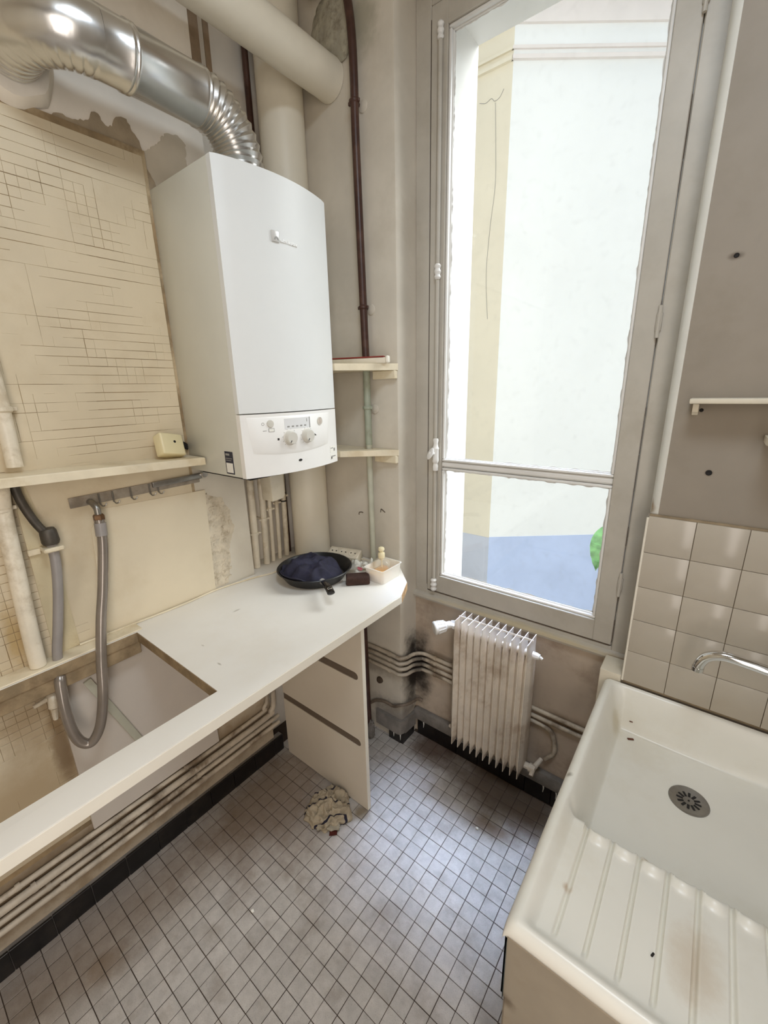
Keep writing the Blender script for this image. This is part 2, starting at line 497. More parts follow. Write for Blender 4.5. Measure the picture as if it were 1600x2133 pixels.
def tube(bm, pts, r, seg=14, caps=True, squash=None):
    """swept circle; r is a number or a list"""
    P = [Vector(p) for p in pts]
    n = len(P)
    rr = r if isinstance(r, (list, tuple)) else [r] * n
    tang = []
    for i in range(n):
        a = P[max(0, i - 1)]
        b = P[min(n - 1, i + 1)]
        tang.append((b - a).normalized())
    ref = Vector((0, 0, 1)) if abs(tang[0].z) < 0.9 else Vector((1, 0, 0))
    u = (ref - tang[0] * ref.dot(tang[0])).normalized()
    rings = []
    for i in range(n):
        t = tang[i]
        u = (u - t * u.dot(t)).normalized()
        w = t.cross(u)
        ring = []
        for k in range(seg):
            a = 2 * math.pi * k / seg
            ring.append(bm.verts.new(P[i] + (u * math.cos(a) + w * math.sin(a)) * rr[i]))
        rings.append(ring)
    for i in range(n - 1):
        for k in range(seg):
            bm.faces.new((rings[i][k], rings[i][(k + 1) % seg], rings[i + 1][(k + 1) % seg], rings[i + 1][k]))
    if caps:
        bm.faces.new(rings[0][::-1])
        bm.faces.new(rings[-1])
    return bm


def lathe(bm, prof, center=(0, 0, 0), axis='Z', seg=28, mat=None):
    """prof: list of (radius, height)"""
    rings = []
    for (r, h) in prof:
        if r < 1e-6:
            rings.append([bm.verts.new((0, 0, h))])
        else:
            rings.append([bm.verts.new((r * math.cos(2 * math.pi * k / seg), r * math.sin(2 * math.pi * k / seg), h)) for k in range(seg)])
    newv = [v for ring in rings for v in ring]
    for i in range(len(rings) - 1):
        A, B = rings[i], rings[i + 1]
        if len(A) == 1 and len(B) == 1:
            continue
        for k in range(seg):
            k2 = (k + 1) % seg
            if len(A) == 1:
                bm.faces.new((A[0], B[k], B[k2]))
            elif len(B) == 1:
                bm.faces.new((A[k], A[k2], B[0]))
            else:
                bm.faces.new((A[k], A[k2], B[k2], B[k]))
    if mat is None:
        mat = Matrix.Translation(Vector(center)) @ {'Z': Matrix(), 'X': Matrix.Rotation(math.pi / 2, 4, 'Y'), 'Y': Matrix.Rotation(-math.pi / 2, 4, 'X')}[axis]
    bmesh.ops.transform(bm, matrix=mat, verts=newv)
    return bm


def prism(bm, outer, z0, z1, holes=(), M4=None):
    """polygon with holes, extruded from z0 to z1 (local xy), optional 4x4 placement"""
    verts_all = []
    loops = []
    for loop in [outer] + list(holes):
        vsb = [bm.verts.new((p[0], p[1], z0)) for p in loop]
        vst = [bm.verts.new((p[0], p[1], z1)) for p in loop]
        verts_all += vsb + vst
        loops.append((vsb, vst))
        for i in range(len(loop)):
            j = (i + 1) % len(loop)
            bm.faces.new((vsb[i], vsb[j], vst[j], vst[i]))
    if not holes:
        bm.faces.new(loops[0][0][::-1])
        bm.faces.new(loops[0][1])
    else:
        for w in (0, 1):
            es = []
            for lp in loops:
                vv = lp[w]
                for i in range(len(vv)):
                    es.append(bm.edges.get((vv[i], vv[(i + 1) % len(vv)])))
            bmesh.ops.triangle_fill(bm, use_beauty=True, use_dissolve=False, edges=es)
    if M4 is not None:
        bmesh.ops.transform(bm, matrix=M4, verts=verts_all)
    return bm


AX_YZ = Matrix(((0, 0, 1, 0), (1, 0, 0, 0), (0, 1, 0, 0), (0, 0, 0, 1)))   # local (a,b,h) -> (h, a, b): polygon in the y-z plane
AX_XZ = Matrix(((1, 0, 0, 0), (0, 0, 1, 0), (0, 1, 0, 0), (0, 0, 0, 1)))   # polygon in the x-z plane, h along y


def blob(cx, cy, n, r0, r1, seed, jag=0.3):
    rnd = random.Random(seed)
    pts = []
    for k in range(n):
        a = 2 * math.pi * k / n
        j = 1 + rnd.uniform(-jag, jag)
        pts.append((cx + math.cos(a) * r0 * j, cy + math.sin(a) * r1 * j))
    return pts


def nz3(x, y, z):
    return mnoise.noise(Vector((x, y, z)))


def sstep(a, b, x):
    t = max(0.0, min(1.0, (x - a) / (b - a)))
    return t * t * (3 - 2 * t)


def project(p):
    d = Vector(p) - CAM
    w = W_.dot(d)
    if w < 0.05:
        return None
    return (800 + F_PX * R_.dot(d) / w, 1066.5 + F_PX * D_.dot(d) / w, w)


# ================================================================== SETTING
ZC = 2.98
# ---- floor
floor = structure(obj('floor', bx(-0.12, 2.05, -1.32, 1.46, -0.10, -0.0016), grout))


def hidden_floor(p):
    d = CAM - p
    def at_z(z):
        t = (z - p.z) / d.z
        return p + d * t
    q = at_z(0.88)
    if q.x < 0.593 and not (0.062 < q.x < 0.516 and q.y < 0.436) and q.y < 1.3:
        return True
    q = at_z(0.65)
    if q.x > 1.239 and 0.51 < q.y < 1.32:
        return True
    if p.y > 0.96 and d.y < 0:
        t = (0.96 - p.y) / d.y
        q = p + d * t
        if 0.056 < q.x < 0.534 and q.z < 0.868:
            return True
    return False


PX, PY, OX, OY = 0.0498, 0.0496, 0.536, 0.961
cells = []
for i in range(-11, 30):
    for j in range(-45, 10):
        x0, y0 = OX + i * PX, OY + j * PY
        if x0 < -0.02 or x0 + PX > 2.04 or y0 + PY > 1.452 or y0 < -1.30:
            continue
        c = Vector((x0 + PX / 2, y0 + PY / 2, 0))
        pr = project(c)
        vis = pr is not None and -30 < pr[0] < 1630 and -30 < pr[1] < 2170 and not hidden_floor(c)
        size = 1.0 / pr[2] ** 2 * abs((CAM - c).normalized().z) if vis else 0.0
        cells.append((size, x0, y0))
cells.sort(reverse=True)


def tile_bm(bm, x0, y0, rnd):
    g = 0.00095
    jx = rnd.uniform(-0.0003, 0.0003)
    jy = rnd.uniform(-0.0003, 0.0003)
    zt = rnd.uniform(-0.0002, 0.0003)
    tx, ty = rnd.uniform(-0.0035, 0.0035), rnd.uniform(-0.0035, 0.0035)
    a, b = x0 + g + jx, x0 + PX - g + jx
    c, d = y0 + g + jy, y0 + PY - g + jy
    e = 0.0007
    lo = [bm.verts.new((x, y, -0.004)) for x, y in ((a, c), (b, c), (b, d), (a, d))]
    md = [bm.verts.new((x, y, zt - 0.0006)) for x, y in ((a, c), (b, c), (b, d), (a, d))]
    cx, cy = (a + b) / 2, (c + d) / 2
    up = [bm.verts.new((x, y, zt + (x - cx) * tx + (y - cy) * ty)) for x, y in ((a + e, c + e), (b - e, c + e), (b - e, d - e), (a + e, d - e))]
    for A, B in ((lo, md), (md, up)):
        for k in range(4):
            bm.faces.new((A[k], A[(k + 1) % 4], B[(k + 1) % 4], B[k]))
    bm.faces.new(up)


rf = random.Random(3)
stuff_bm = nb()
for k, (size, x0, y0) in enumerate(cells):
    if k < 300 and size > 0:
        b = nb()
        tile_bm(b, x0, y0, rf)
        obj('floor_tile', b, floor_tile_m, floor, smooth=0)
    else:
        tile_bm(stuff_bm, x0, y0, rf)
o = obj('floor_tiling', stuff_bm, floor_tile_m, floor, smooth=0)
o['kind'] = 'stuff'

# ---- left wall: plaster body, mosaic bed and tiles
b = nb()
box(b, -0.24, -0.012, -1.32, 0.92, -0.1, ZC)
wall_left = structure(obj('wall_left', b, plaster))
wall_nook = structure(obj('wall_nook', bx(-0.24, -0.115, 0.92, 1.47, -0.1, ZC), plaster))
obj('worktop_nook_end', bx(-0.115, -0.0005, 0.921, 1.316, 0.868, 0.8998), laminate, wall_nook)  # end of the worktop inside the nook, built as a separate piece
obj('lower_render', bx(-0.014, -0.002, 0.25, 0.92, 0.06, 0.868), cream_low, wall_left)
obj('lower_render', bx(-0.014, -0.002, -1.30, 0.25, 0.06, 0.285), cream_low, wall_left)
obj('white_skim', bx(-0.014, -0.004, 0.722, 0.92, 0.868, 1.40), M('white_skim_plaster', srgb(214, 206, 190), 0.7, var=0.03, tint=srgb(196, 184, 164), tamt=0.4, bump=0.1), wall_left)
b = nb()
box(b, -0.014, -0.0016, -1.30, 0.722, 0.87, 2.272)
box(b, -0.014, -0.0016, -1.30, 0.25, 0.285, 0.87)
obj('tile_bed', b, joint, wall_left)

TP = 0.0235
mos = []
for i in range(-60, 30):
    for j in range(-40, 70):
        y0, z0 = 0.1470 + i * TP, 0.9391 + j * TP
        if y0 < -1.29 or z0 < 0.285 or z0 + TP > 2.275 or y0 + TP > 0.724:
            continue
        if z0 < 0.85 and y0 > 0.235:
            continue
        c = Vector((0, y0 + TP / 2, z0 + TP / 2))
        pr = project(c)
        vis = pr is not None and 0 < pr[0] < 1600 and 0 < pr[1] < 2133
        if vis and 0.36 < y0 < 0.745 and 0.90 < z0 < 1.29:
            vis = False
        if vis and z0 < 0.9:
            dd = CAM - c
            q = c + dd * ((0.885 - c.z) / dd.z)
            if not (0.062 < q.x < 0.516):
                vis = False
        sz = (CAM - c).normalized().x / pr[2] ** 2 if vis else 0
        mos.append((sz, y0, z0))
mos.sort(reverse=True)


def gap_h(y, z):
    """half-width of a horizontal joint line at (y,z): clogged with paint in places"""
    n = nz3(y * 8.0, z * 27.3, 3.3) + 0.6 * nz3(y * 5.0, z * 4.0, 1.7)
    base = 0.00030 if z > 1.45 else ((0.0004 if z > 0.655 else -0.0004) if y < 0.24 else -0.0005)
    if 0.34 < y < 0.76 and 0.93 < z < 1.30:
        base = -0.001
    return max(0.0, min(0.0008, base + 0.0011 * n))


def gap_v(y, z):
    n = nz3(y * 27.3, z * 13.0, 8.3) + 0.5 * nz3(y * 6.0, z * 5.0, 2.9)
    base = -0.00025 if z > 1.45 else ((0.0004 if z > 0.655 else -0.0005) if y < 0.24 else -0.0006)
    if 0.34 < y < 0.76 and 0.93 < z < 1.30:
        base = -0.001
    return max(0.0, min(0.0011, base + 0.0011 * n))


def mosaic_bm(bm, y0, z0, rnd):
    gl, gr = gap_v(y0, z0), gap_v(y0 + TP, z0)
    gb, gt = gap_h(y0 + TP / 2, z0), gap_h(y0 + TP / 2, z0 + TP)
    def jy(y, z):
        return 0.0011 * nz3(y * 31.7, z * 9.0, 12.5)
    def jz(y, z):
        return 0.0011 * nz3(y * 9.0, z * 31.7, 4.5)
    zm, ym = z0 + TP / 2, y0 + TP / 2
    a, b_ = y0 + gl + jy(y0, 1.0), y0 + TP - gr + jy(y0 + TP, 1.0)
    c, d = z0 + gb + jz(1.0, z0), z0 + TP - gt + jz(1.0, z0 + TP)
    x = rnd.uniform(-0.00008, 0.00012)
    e = 0.0005
    s = [bm.verts.new((-0.003, p, q)) for p, q in ((a, c), (b_, c), (b_, d), (a, d))]
    ed = [bm.verts.new((x - 0.0005 if g > 0 else x, p, q)) for (p, q), g in (((a, c), gl + gb), ((b_, c), gr + gb), ((b_, d), gr + gt), ((a, d), gl + gt))]
    f = [bm.verts.new((x, p, q)) for p, q in ((a + e * (gl > 0), c + e * (gb > 0)), (b_ - e * (gr > 0), c + e * (gb > 0)), (b_ - e * (gr > 0), d - e * (gt > 0)), (a + e * (gl > 0), d - e * (gt > 0)))]
    for A, B in ((s, ed), (ed, f)):
        for k in range(4):
            bm.faces.new((A[k], A[(k + 1) % 4], B[(k + 1) % 4], B[k]))
    bm.faces.new(f)


stuff_bm = nb()
for k, (size, y0, z0) in enumerate(mos):
    if k < 290 and size > 0:
        b = nb()
        mosaic_bm(b, y0, z0, rf)
        obj('mosaic_tile', b, mosaic, wall_left, smooth=0)
    else:
        mosaic_bm(stuff_bm, y0, z0, rf)
o = obj('mosaic_tiling', stuff_bm, mosaic, wall_left, smooth=0)
o['kind'] = 'stuff'

# torn plaster edges and rough patches on the left wall
bare = M('exposed_brown_coat', srgb(168, 152, 128), 0.9, var=0.1, vscale=14, bump=0.3)
flake = M('loose_paint_flake', srgb(206, 196, 178), 0.7, var=0.05, bump=0.1)


def jag(pts, seed, n=5, amp=0.006):
    rnd = random.Random(seed)
    out = []
    for i in range(len(pts)):
        p, q = Vector(pts[i]), Vector(pts[(i + 1) % len(pts)])
        L_ = (q - p).length
        m = max(1, int(L_ / 0.006))
        nn = Vector((-(q - p).y, (q - p).x)).normalized()
        for k in range(m):
            c = p.lerp(q, k / m)
            if k:
                c = c + nn * rnd.uniform(-1, 1) * min(amp, L_ * 0.2)
            out.append((c.x, c.y))
    return out


def patch(outline, x0, x1, mat, name='plaster_patch'):
    if len(outline) > 8 or name in ('bare_patch', 'loose_flake'):
        if name != 'painted_sheet':
            outline = jag(outline, len(outline), amp=0.0032)
    return obj(name, prism(nb(), outline, x0, x1, M4=AX_YZ), mat, wall_left, smooth=0)


patch([(0.50, 2.272), (0.52, 2.284), (0.56, 2.286), (0.59, 2.296), (0.602, 2.318), (0.618, 2.320), (0.632, 2.300), (0.65, 2.304), (0.662, 2.330), (0.690, 2.336),
       (0.700, 2.312), (0.716, 2.296), (0.722, 2.272)], -0.013, -0.0085, bare, 'bare_patch')
patch([(0.722, 2.272), (0.76, 2.300), (0.80, 2.345), (0.835, 2.352), (0.858, 2.335), (0.850, 2.300), (0.862, 2.270), (0.845, 2.235), (0.80, 2.20), (0.722, 2.168)],
      -0.013, -0.009, flake, 'loose_flake')
patch([(0.722, 2.235), (0.735, 2.215), (0.745, 2.19), (0.738, 2.165), (0.722, 2.16)], -0.012, -0.006, bare, 'bare_patch')
# rough hacked strip right of the painted panel
rough_coat = M('hacked_plaster', srgb(214, 202, 180), 0.9, var=0.09, vscale=30, tint=srgb(172, 156, 130), tscale=34, tamt=0.7, bump=0.5, bscale=110)
patch([(0.746, 0.905), (0.800, 0.907), (0.812, 0.95), (0.824, 1.00), (0.820, 1.04), (0.838, 1.08), (0.856, 1.12), (0.842, 1.16), (0.846, 1.19), (0.826, 1.215), (0.818, 1.245), (0.790, 1.252), (0.770, 1.262), (0.757, 1.268)],
      -0.006, -0.0026, rough_coat, 'hacked_strip')
for k in range(44):
    rr = random.Random(100 + k)
    cz = 0.925 + rr.random() * 0.31
    wdt = 0.05 + 0.04 * math.sin((cz - 0.9) * 8)
    cy = 0.757 + rr.random() * wdt
    patch(blob(cy, cz, 7, rr.uniform(0.004, 0.011), rr.uniform(0.003, 0.008), k, 0.4), -0.004, -0.0022 + rr.uniform(0.0, 0.0022), rough_coat, 'plaster_scab')
patch([(0.748, 1.27), (0.765, 1.272), (0.768, 1.235), (0.752, 1.225)], -0.006, -0.0028, bare, 'bare_patch')
# smooth painted panel of board on the lower wall
patch([(0.372, 0.902), (0.744, 0.905), (0.757, 1.285), (0.430, 1.292), (0.395, 1.24)], -0.003, 0.0016, M('painted_sheet_gloss', srgb(221, 208, 182), 0.42, var=0.03, vscale=3, tint=srgb(208, 192, 162), tscale=4, tamt=0.5, bump=0.1, bscale=40), 'painted_sheet')  # mosaic paint made lighter, painting in the stronger light low down
# bare stripes of a removed conduit high on the wall
for y0, y1 in ((0.915, 0.945), (0.962, 0.980)):
    patch([(y0, 2.50), (y1, 2.49), (y1 + 0.004, 2.80), (y0 + 0.003, 2.80)], -0.014, -0.0105, M('brown_conduit_scar', srgb(142, 122, 100), 0.8, var=0.1, vscale=30), 'conduit_scar')
# plaster chase beside the down pipe
patch([(0.240, 0.902), (0.302, 0.905), (0.300, 1.20), (0.270, 1.40), (0.244, 1.41)], -0.003, 0.003,
      M('smeared_chase_plaster', srgb(208, 194, 160), 0.6, var=0.06, tint=srgb(150, 128, 90), tscale=6, tamt=0.5, bump=0.25), 'pipe_chase')
# lump of plaster sealing the flue into the wall
b = nb()
tube(b, [(-0.02, 0.43, 2.36), (0.0, 0.43, 2.36), (0.022, 0.43, 2.36), (0.026, 0.43, 2.36)], [0.105, 0.10, 0.086, 0.066], 32)
for v in b.verts:
    n = 1 + 0.10 * nz3(v.co.y * 22, v.co.z * 22, 2)
    v.co.y = 0.43 + (v.co.y - 0.43) * n
    v.co.z = 2.36 + (v.co.z - 2.36) * n
obj('plaster_collar', b, plaster, wall_left)

# ---- alcove wall and its corner, window wall, pier
b = nb()
prism(b, [(-0.24, 1.318), (0.430, 1.318), (0.438, 1.320), (0.4425, 1.327), (0.444, 1.345), (0.447, 1.40), (0.452, 1.46), (-0.24, 1.46)], -0.1, ZC)
wall_alcove = structure(obj('wall_alcove', b, alcove_paint))
b = nb()
box(b, -1.2, 0.56, 1.437, 1.64, -0.5, 4.2)
box(b, 1.18, 3.2, 1.437, 1.64, -0.5, 4.2)
box(b, 0.56, 1.18, 1.437, 1.64, -0.5, 0.70)
box(b, 0.56, 1.18, 1.437, 1.475, 0.70, 0.76)
box(b, 0.56, 1.18, 1.437, 1.64, 2.72, 4.2)
wall_window = structure(obj('wall_window', b, ext_reveal))
b = nb()
box(b, 0.44, 1.30, 1.425, 1.438, -0.1, 0.74)
box(b, 0.44, 1.30, 1.425, 1.438, 2.80, ZC)
obj('inner_render', b, window_wall_paint, wall_window)
b = nb()
prism(b, [(1.308, 1.318), (1.300, 1.3205), (1.293, 1.330), (1.288, 1.345), (1.284, 1.375), (1.281, 1.44), (2.2, 1.44), (2.2, 1.318)], 1.262, ZC)
box(b, 1.282, 2.2, 1.318, 1.44, -0.1, 1.262)
wall_pier = structure(obj('wall_pier', b, pier_paint))
b = nb()
prism(b, [(1.3065, 1.3176), (1.2995, 1.3200), (1.2922, 1.3296), (1.2872, 1.3448), (1.2832, 1.375), (1.2802, 1.438), (1.2815, 1.438), (1.2850, 1.375), (1.289, 1.345), (1.294, 1.331), (1.301, 1.3215), (1.3075, 1.3185)], 1.264, ZC - 0.01)
obj('lit_corner', b, lit_corner_m, wall_pier, smooth=60)

# pier tiles
tile_bed = obj('tile_bed', bx(1.2885, 2.2, 1.3095, 1.3185, 0.735, 1.272), tile_grout, wall_pier)
for j in range(5):
    for i in range(6):
        x0, z0 = 1.288 + i * 0.1064, 0.742 + j * 0.105
        rr = random.Random(i * 17 + j)
        bb = bx(x0 + 0.0006, x0 + 0.1058, 1.3050 + rr.uniform(-0.0004, 0.0004), 1.3115, z0 + 0.0006, z0 + 0.1044, 0.0010, 2)
        obj('wall_tile', bb, wall_tile_m, wall_pier)
bb = nb()
tube(bb, [(1.2862, 1.3085, 0.742), (1.2862, 1.3085, 1.262)], 0.0034, 10)
obj('edge_bead', bb, edge_white, wall_pier)
# old wall plugs and screw holes on the pier
for p in ((1.398, 1.395, 0.0055), (1.360, 1.547, 0.0035), (1.372, 1.881, 0.004)):
    bb = nb()
    lathe(bb, [(0.0, 0.0004), (p[2] * 0.7, 0.0004), (p[2], 0.0012), (p[2] * 1.3, 0)], mat=Matrix.Translation((p[0], 1.3178, p[1])) @ Matrix.Rotation(math.pi / 2, 4, 'X'), seg=12)
    obj('screw_hole', bb, shadow_hole, wall_pier)
# hook scars on the alcove wall
for (x, z, s) in ((0.235, 1.10, 1), (0.355, 1.13, -1)):
    bb = nb()
    tube(bb, catmull([(x - 0.010, 1.3172, z - 0.008), (x - 0.008, 1.3168, z + 0.002), (x + 0.004 * s, 1.3166, z + 0.006), (x + 0.014, 1.3172, z + 0.005 * s)], 5), 0.0018, 6)
    obj('wall_scar', bb, crack, wall_alcove)
# outlet stub and pitted plaster
bb = nb()
lathe(bb, [(0, 0.012), (0.013, 0.012), (0.016, 0.006), (0.017, 0)], mat=Matrix.Translation((0.318, 1.3175, 0.29)) @ Matrix.Rotation(math.pi / 2, 4, 'X'), seg=18)
obj('wall_plug', bb, crack, wall_alcove)

# other walls and ceiling
structure(obj('wall_right', bx(2.0, 2.2, -1.32, 1.318, -0.1, ZC), pier_paint))
structure(obj('wall_rear', bx(-0.24, 2.2, -1.47, -1.32, -0.1, ZC), cream))
structure(obj('ceiling', bx(-0.24, 2.2, -1.47, 1.46, ZC, ZC + 0.15), ceiling_m))

# skirtings
bbd = structure(obj('baseboard_left', bx(-0.012, 0.016, -1.30, 0.955, 0.0, 0.078), cement))
rr = random.Random(5)
y = -1.30
while y < 0.95:
    y1 = min(y + 0.105, 0.955)
    obj('skirting_tile', bx(0.012, 0.0205 + rr.uniform(-0.0006, 0.0006), y + 0.0008, y1 - 0.0008, 0.001, 0.082 + rr.uniform(-0.001, 0.001), 0.0012), black_tile, bbd)
    y = y1
bbw = structure(obj('baseboard_window', bx(0.452, 1.29, 1.40, 1.430, 0.082, 0.142, 0.008, 2), cement))
x = 0.47
while x < 1.27:
    x1 = min(x + 0.105, 1.28)
    obj('skirting_tile', bx(x + 0.0008, x1 - 0.0008, 1.408 + rr.uniform(-0.0006, 0.0006), 1.426, 0.001, 0.084, 0.0012), black_tile, bbw)
    x = x1
b = nb()
prism(b, [(0.30, 1.3175), (0.30, 1.300), (0.425, 1.298), (0.446, 1.304), (0.456, 1.325), (0.462, 1.405), (0.44, 1.405), (0.44, 1.3175)], 0.048, 0.122)
bba = structure(obj('baseboard_alcove', b, cement))
obj('skirting_tile', bx(0.375, 0.442, 1.3025, 1.3170, 0.001, 0.052, 0.001), black_tile, bba)
obj('skirting_tile', bx(0.442, 0.4560, 1.3045, 1.40, 0.001, 0.052, 0.001), black_tile, bba)
for (x, z) in ((0.405, 0.05), (0.4435, 0.05)):
    bb = nb()
    tube(bb, [(x, 1.3015, z), (x + 0.001, 1.3010, z - 0.012), (x, 1.3012, z - 0.028)], [0.0028, 0.002, 0.0008], 6)
    obj('cement_drip', bb, label_white, bba)
for (x, z0) in ((0.505, 0.085), (0.66, 0.083), (1.07, 0.085), (1.12, 0.084)):
    bb = nb()
    tube(bb, [(x, 1.4065, z0), (x + 0.002, 1.406, z0 - 0.015), (x, 1.4065, z0 - 0.036)], [0.004, 0.0025, 0.001], 6)
    obj('cement_drip', bb, label_white, bbw)

# ---- window: frame, sash, panes, hardware
win = structure(thing('window_1', (0.87, 1.43, 0.73), 'tall single casement window with old cream paint', 'window'))
del win['category']
b = nb()
box(b, 0.449, 0.507, 1.424, 1.475, 0.73, 2.84, 0.003)
box(b, 1.231, 1.284, 1.424, 1.475, 0.73, 2.84, 0.003)
box(b, 0.507, 1.231, 1.424, 1.475, 2.735, 2.84, 0.003)
box(b, 0.507, 1.231, 1.424, 1.475, 0.728, 0.772, 0.003)
frame = obj('window_frame', b, frame_paint, win)
# sill moulding
trim = structure(obj('trim_1', prism(nb(), [(1.428, 0.728), (1.416, 0.728), (1.408, 0.733), (1.405, 0.742), (1.408, 0.752), (1.416, 0.757), (1.428, 0.760)], 0.448, 1.300, M4=AX_YZ), frame_paint))
# sash
S0, S1, Z0, Z1 = 0.509, 1.2285, 0.777, 2.732
G0, G1, GB, GT = 0.567, 1.171, 0.853, 2.669
MB, MT = 1.312, 1.338
sash = obj('sash', bx(S0, G0, 1.4225, 1.468, Z0, Z1, 0.002), frame_paint, win)
obj('sash_stile', bx(G1, S1, 1.4225, 1.468, Z0, Z1, 0.002), frame_paint, win)
obj('sash_rail', bx(G0 - 0.001, G1 + 0.001, 1.4227, 1.468, Z0, GB, 0.002), frame_paint, win)
obj('sash_rail', bx(G0 - 0.001, G1 + 0.001, 1.4227, 1.468, GT, Z1, 0.002), frame_paint, win)
b = nb()
prism(b, [(1.466, MB + 0.004), (1.466, MT - 0.004), (1.446, MT), (1.438, MT - 0.003), (1.434, MT - 0.008), (1.434, MB + 0.008), (1.438, MB + 0.003), (1.446, MB)], G0 - 0.001, G1 + 0.001, M4=AX_YZ)
obj('glazing_bar', b, bead_paint, win)
for (za, zb) in ((GB, MB), (MT, GT)):
    b = nb()
    w = 0.009
    for (x0, x1, z0, z1) in ((G0, G0 + w, za + w, zb - w), (G1 - w, G1, za + w, zb - w), (G0, G1, za, za + w), (G0, G1, zb - w, zb)):
        box(b, x0, x1, 1.430, 1.4445, z0, z1, 0.0035, 2)
    e = 0.012
    for (x0, x1, z0, z1) in ((G0, G0 + e, za + e, zb - e), (G1 - e, G1, za + e, zb - e), (G0, G1, za, za + e), (G0, G1, zb - e, zb)):
        box(b, x0, x1, 1.4435, 1.4487, z0, z1, 0.001, 1)
    obj('glazing_bead', b, bead_paint, win)
    pane = obj('glass_pane', bx(G0 + 0.004, G1 - 0.004, 1.4492, 1.4522, za + 0.004, zb - 0.004), glass_m, win)
    # ragged paint overlapping the glass around the pane
    b = nb()
    rr = random.Random(int(za * 1000))
    def ragged(p0, p1, inward, wmax):
        n = max(6, int((Vector(p1) - Vector(p0)).length / 0.008))
        prev = None
        for k in range(n + 1):
            t = k / n
            q = Vector(p0).lerp(Vector(p1), t)
            d = max(0.0006, wmax * (0.45 + 0.9 * nz3(q.x * 30, q.z * 30, wmax * 900) + 0.5 * nz3(q.x * 110, q.z * 110, 4)))
            a = b.verts.new(q)
            c = b.verts.new(q + Vector(inward) * d)
            if prev:
                b.faces.new((prev[0], a, c, prev[1]))
            prev = (a, c)
    yy = 1.4489
    ragged((G0 + 0.011, yy, za), (G0 + 0.011, yy, zb), (1, 0, 0), 0.006)
    ragged((G1 - 0.011, yy, za), (G1 - 0.011, yy, zb), (-1, 0, 0), 0.0055)
    ragged((G0, yy, za + 0.011), (G1, yy, za + 0.011), (0, 0, 1), 0.006)
    ragged((G0, yy, zb - 0.011), (G1, yy, zb - 0.011), (0, 0, -1), 0.007)
    obj('paint_smear', b, bead_paint, win, smooth=0)
# dark joints between sash and frame
b = nb()
rr = random.Random(11)
z = 0.79
while z < 2.72:
    l = rr.uniform(0.02, 0.16)
    if rr.random() < 0.62:
        box(b, 1.2290, 1.2299 + rr.uniform(0, 0.0010), 1.4226, 1.4236, z, min(2.73, z + l))
    z += l + rr.uniform(0.002, 0.05)
box(b, 0.515, 1.226, 1.4229, 1.4240, 0.7735, 0.7765)
box(b, 0.5072, 0.5086, 1.4229, 1.4240, 0.80, 2.70)
obj('sash_gap', b, crack, win)
# hinges
for z in (1.00, 1.77, 2.45):
    b = nb()
    box(b, 1.2225, 1.2375, 1.4165, 1.424, z - 0.024, z + 0.024, 0.0045, 2)
    tube(b, [(1.230, 1.4175, z - 0.040), (1.230, 1.4175, z + 0.040)], 0.005, 10)
    obj('hinge', b, frame_paint, win)
# espagnolette bolt
esp = thing('espagnolette_bolt', (0.548, 1.415, 0.80), 'painted rod bolt with oval knob running down the window sash', 'window bolt')
b = nb()
tube(b, [(0.546, 1.4155, 0.805), (0.546, 1.4155, 2.665)], 0.0075, 12)
obj('bolt_rod', b, frame_paint, esp)
prof = [(0.0, -0.062), (0.010, -0.062), (0.011, -0.045), (0.0085, -0.036), (0.0115, -0.028), (0.013, -0.024), (0.012, -0.012), (0.012, 0.018), (0.0135, 0.024), (0.010, 0.032), (0.0085, 0.042), (0.011, 0.056), (0.009, 0.062), (0, 0.062)]
b = nb()
lathe(b, prof, (0.550, 1.411, 1.365), seg=20)
obj('handle_case', b, bead_paint, esp)
b = nb()
tube(b, [(0.549, 1.405, 1.37), (0.546, 1.388, 1.372)], [0.007, 0.005], 12)
obj('knob_stem', b, bead_paint, esp)
b = nb()
lathe(b, [(0, -0.006), (0.008, -0.006), (0.0165, -0.003), (0.018, 0.0), (0.0165, 0.002), (0.012, 0.0035), (0.004, 0.003), (0.003, 0.006), (0, 0.0065)], seg=24,
      mat=Matrix.Translation((0.543, 1.383, 1.372)) @ Matrix.Rotation(math.radians(-28), 4, 'Z') @ Matrix.Rotation(math.radians(64), 4, 'X') @ Matrix.Diagonal((0.95, 1.35, 1, 1)))
obj('oval_knob', b, bead_paint, esp)
for z, s in ((2.0, 1.0), (0.812, 1.15), (2.655, 0.9)):
    b = nb()
    lathe(b, [(0, -0.024 * s), (0.008 * s, -0.024 * s), (0.012 * s, -0.018 * s), (0.009 * s, -0.009 * s), (0.0125 * s, 0.0), (0.009 * s, 0.009 * s), (0.012 * s, 0.018 * s), (0.008 * s, 0.024 * s), (0, 0.024 * s)],
          (0.547, 1.4135, z), seg=18)
    obj('rod_guide', b, bead_paint, esp)

# ---- courtyard outside
b = nb()
box(b, -6.0, 9.0, 1.6, 12.0, -0.6, -0.45)
structure(obj('courtyard_ground', b, court_ground))
D2 = Vector((0.7826, 0.6238, 0)).normalized()
nrm = Vector((D2.y, -D2.x, 0))
corner = Vector((0.01, 3.2, 0))


def oblique(bm, s0, s1, t0, t1, z0, z1):
    pts = [corner + D2 * s0 + nrm * t0, corner + D2 * s1 + nrm * t0, corner + D2 * s1 + nrm * t1, corner + D2 * s0 + nrm * t1]
    return prism(bm, [(p.x, p.y) for p in pts], z0, z1)


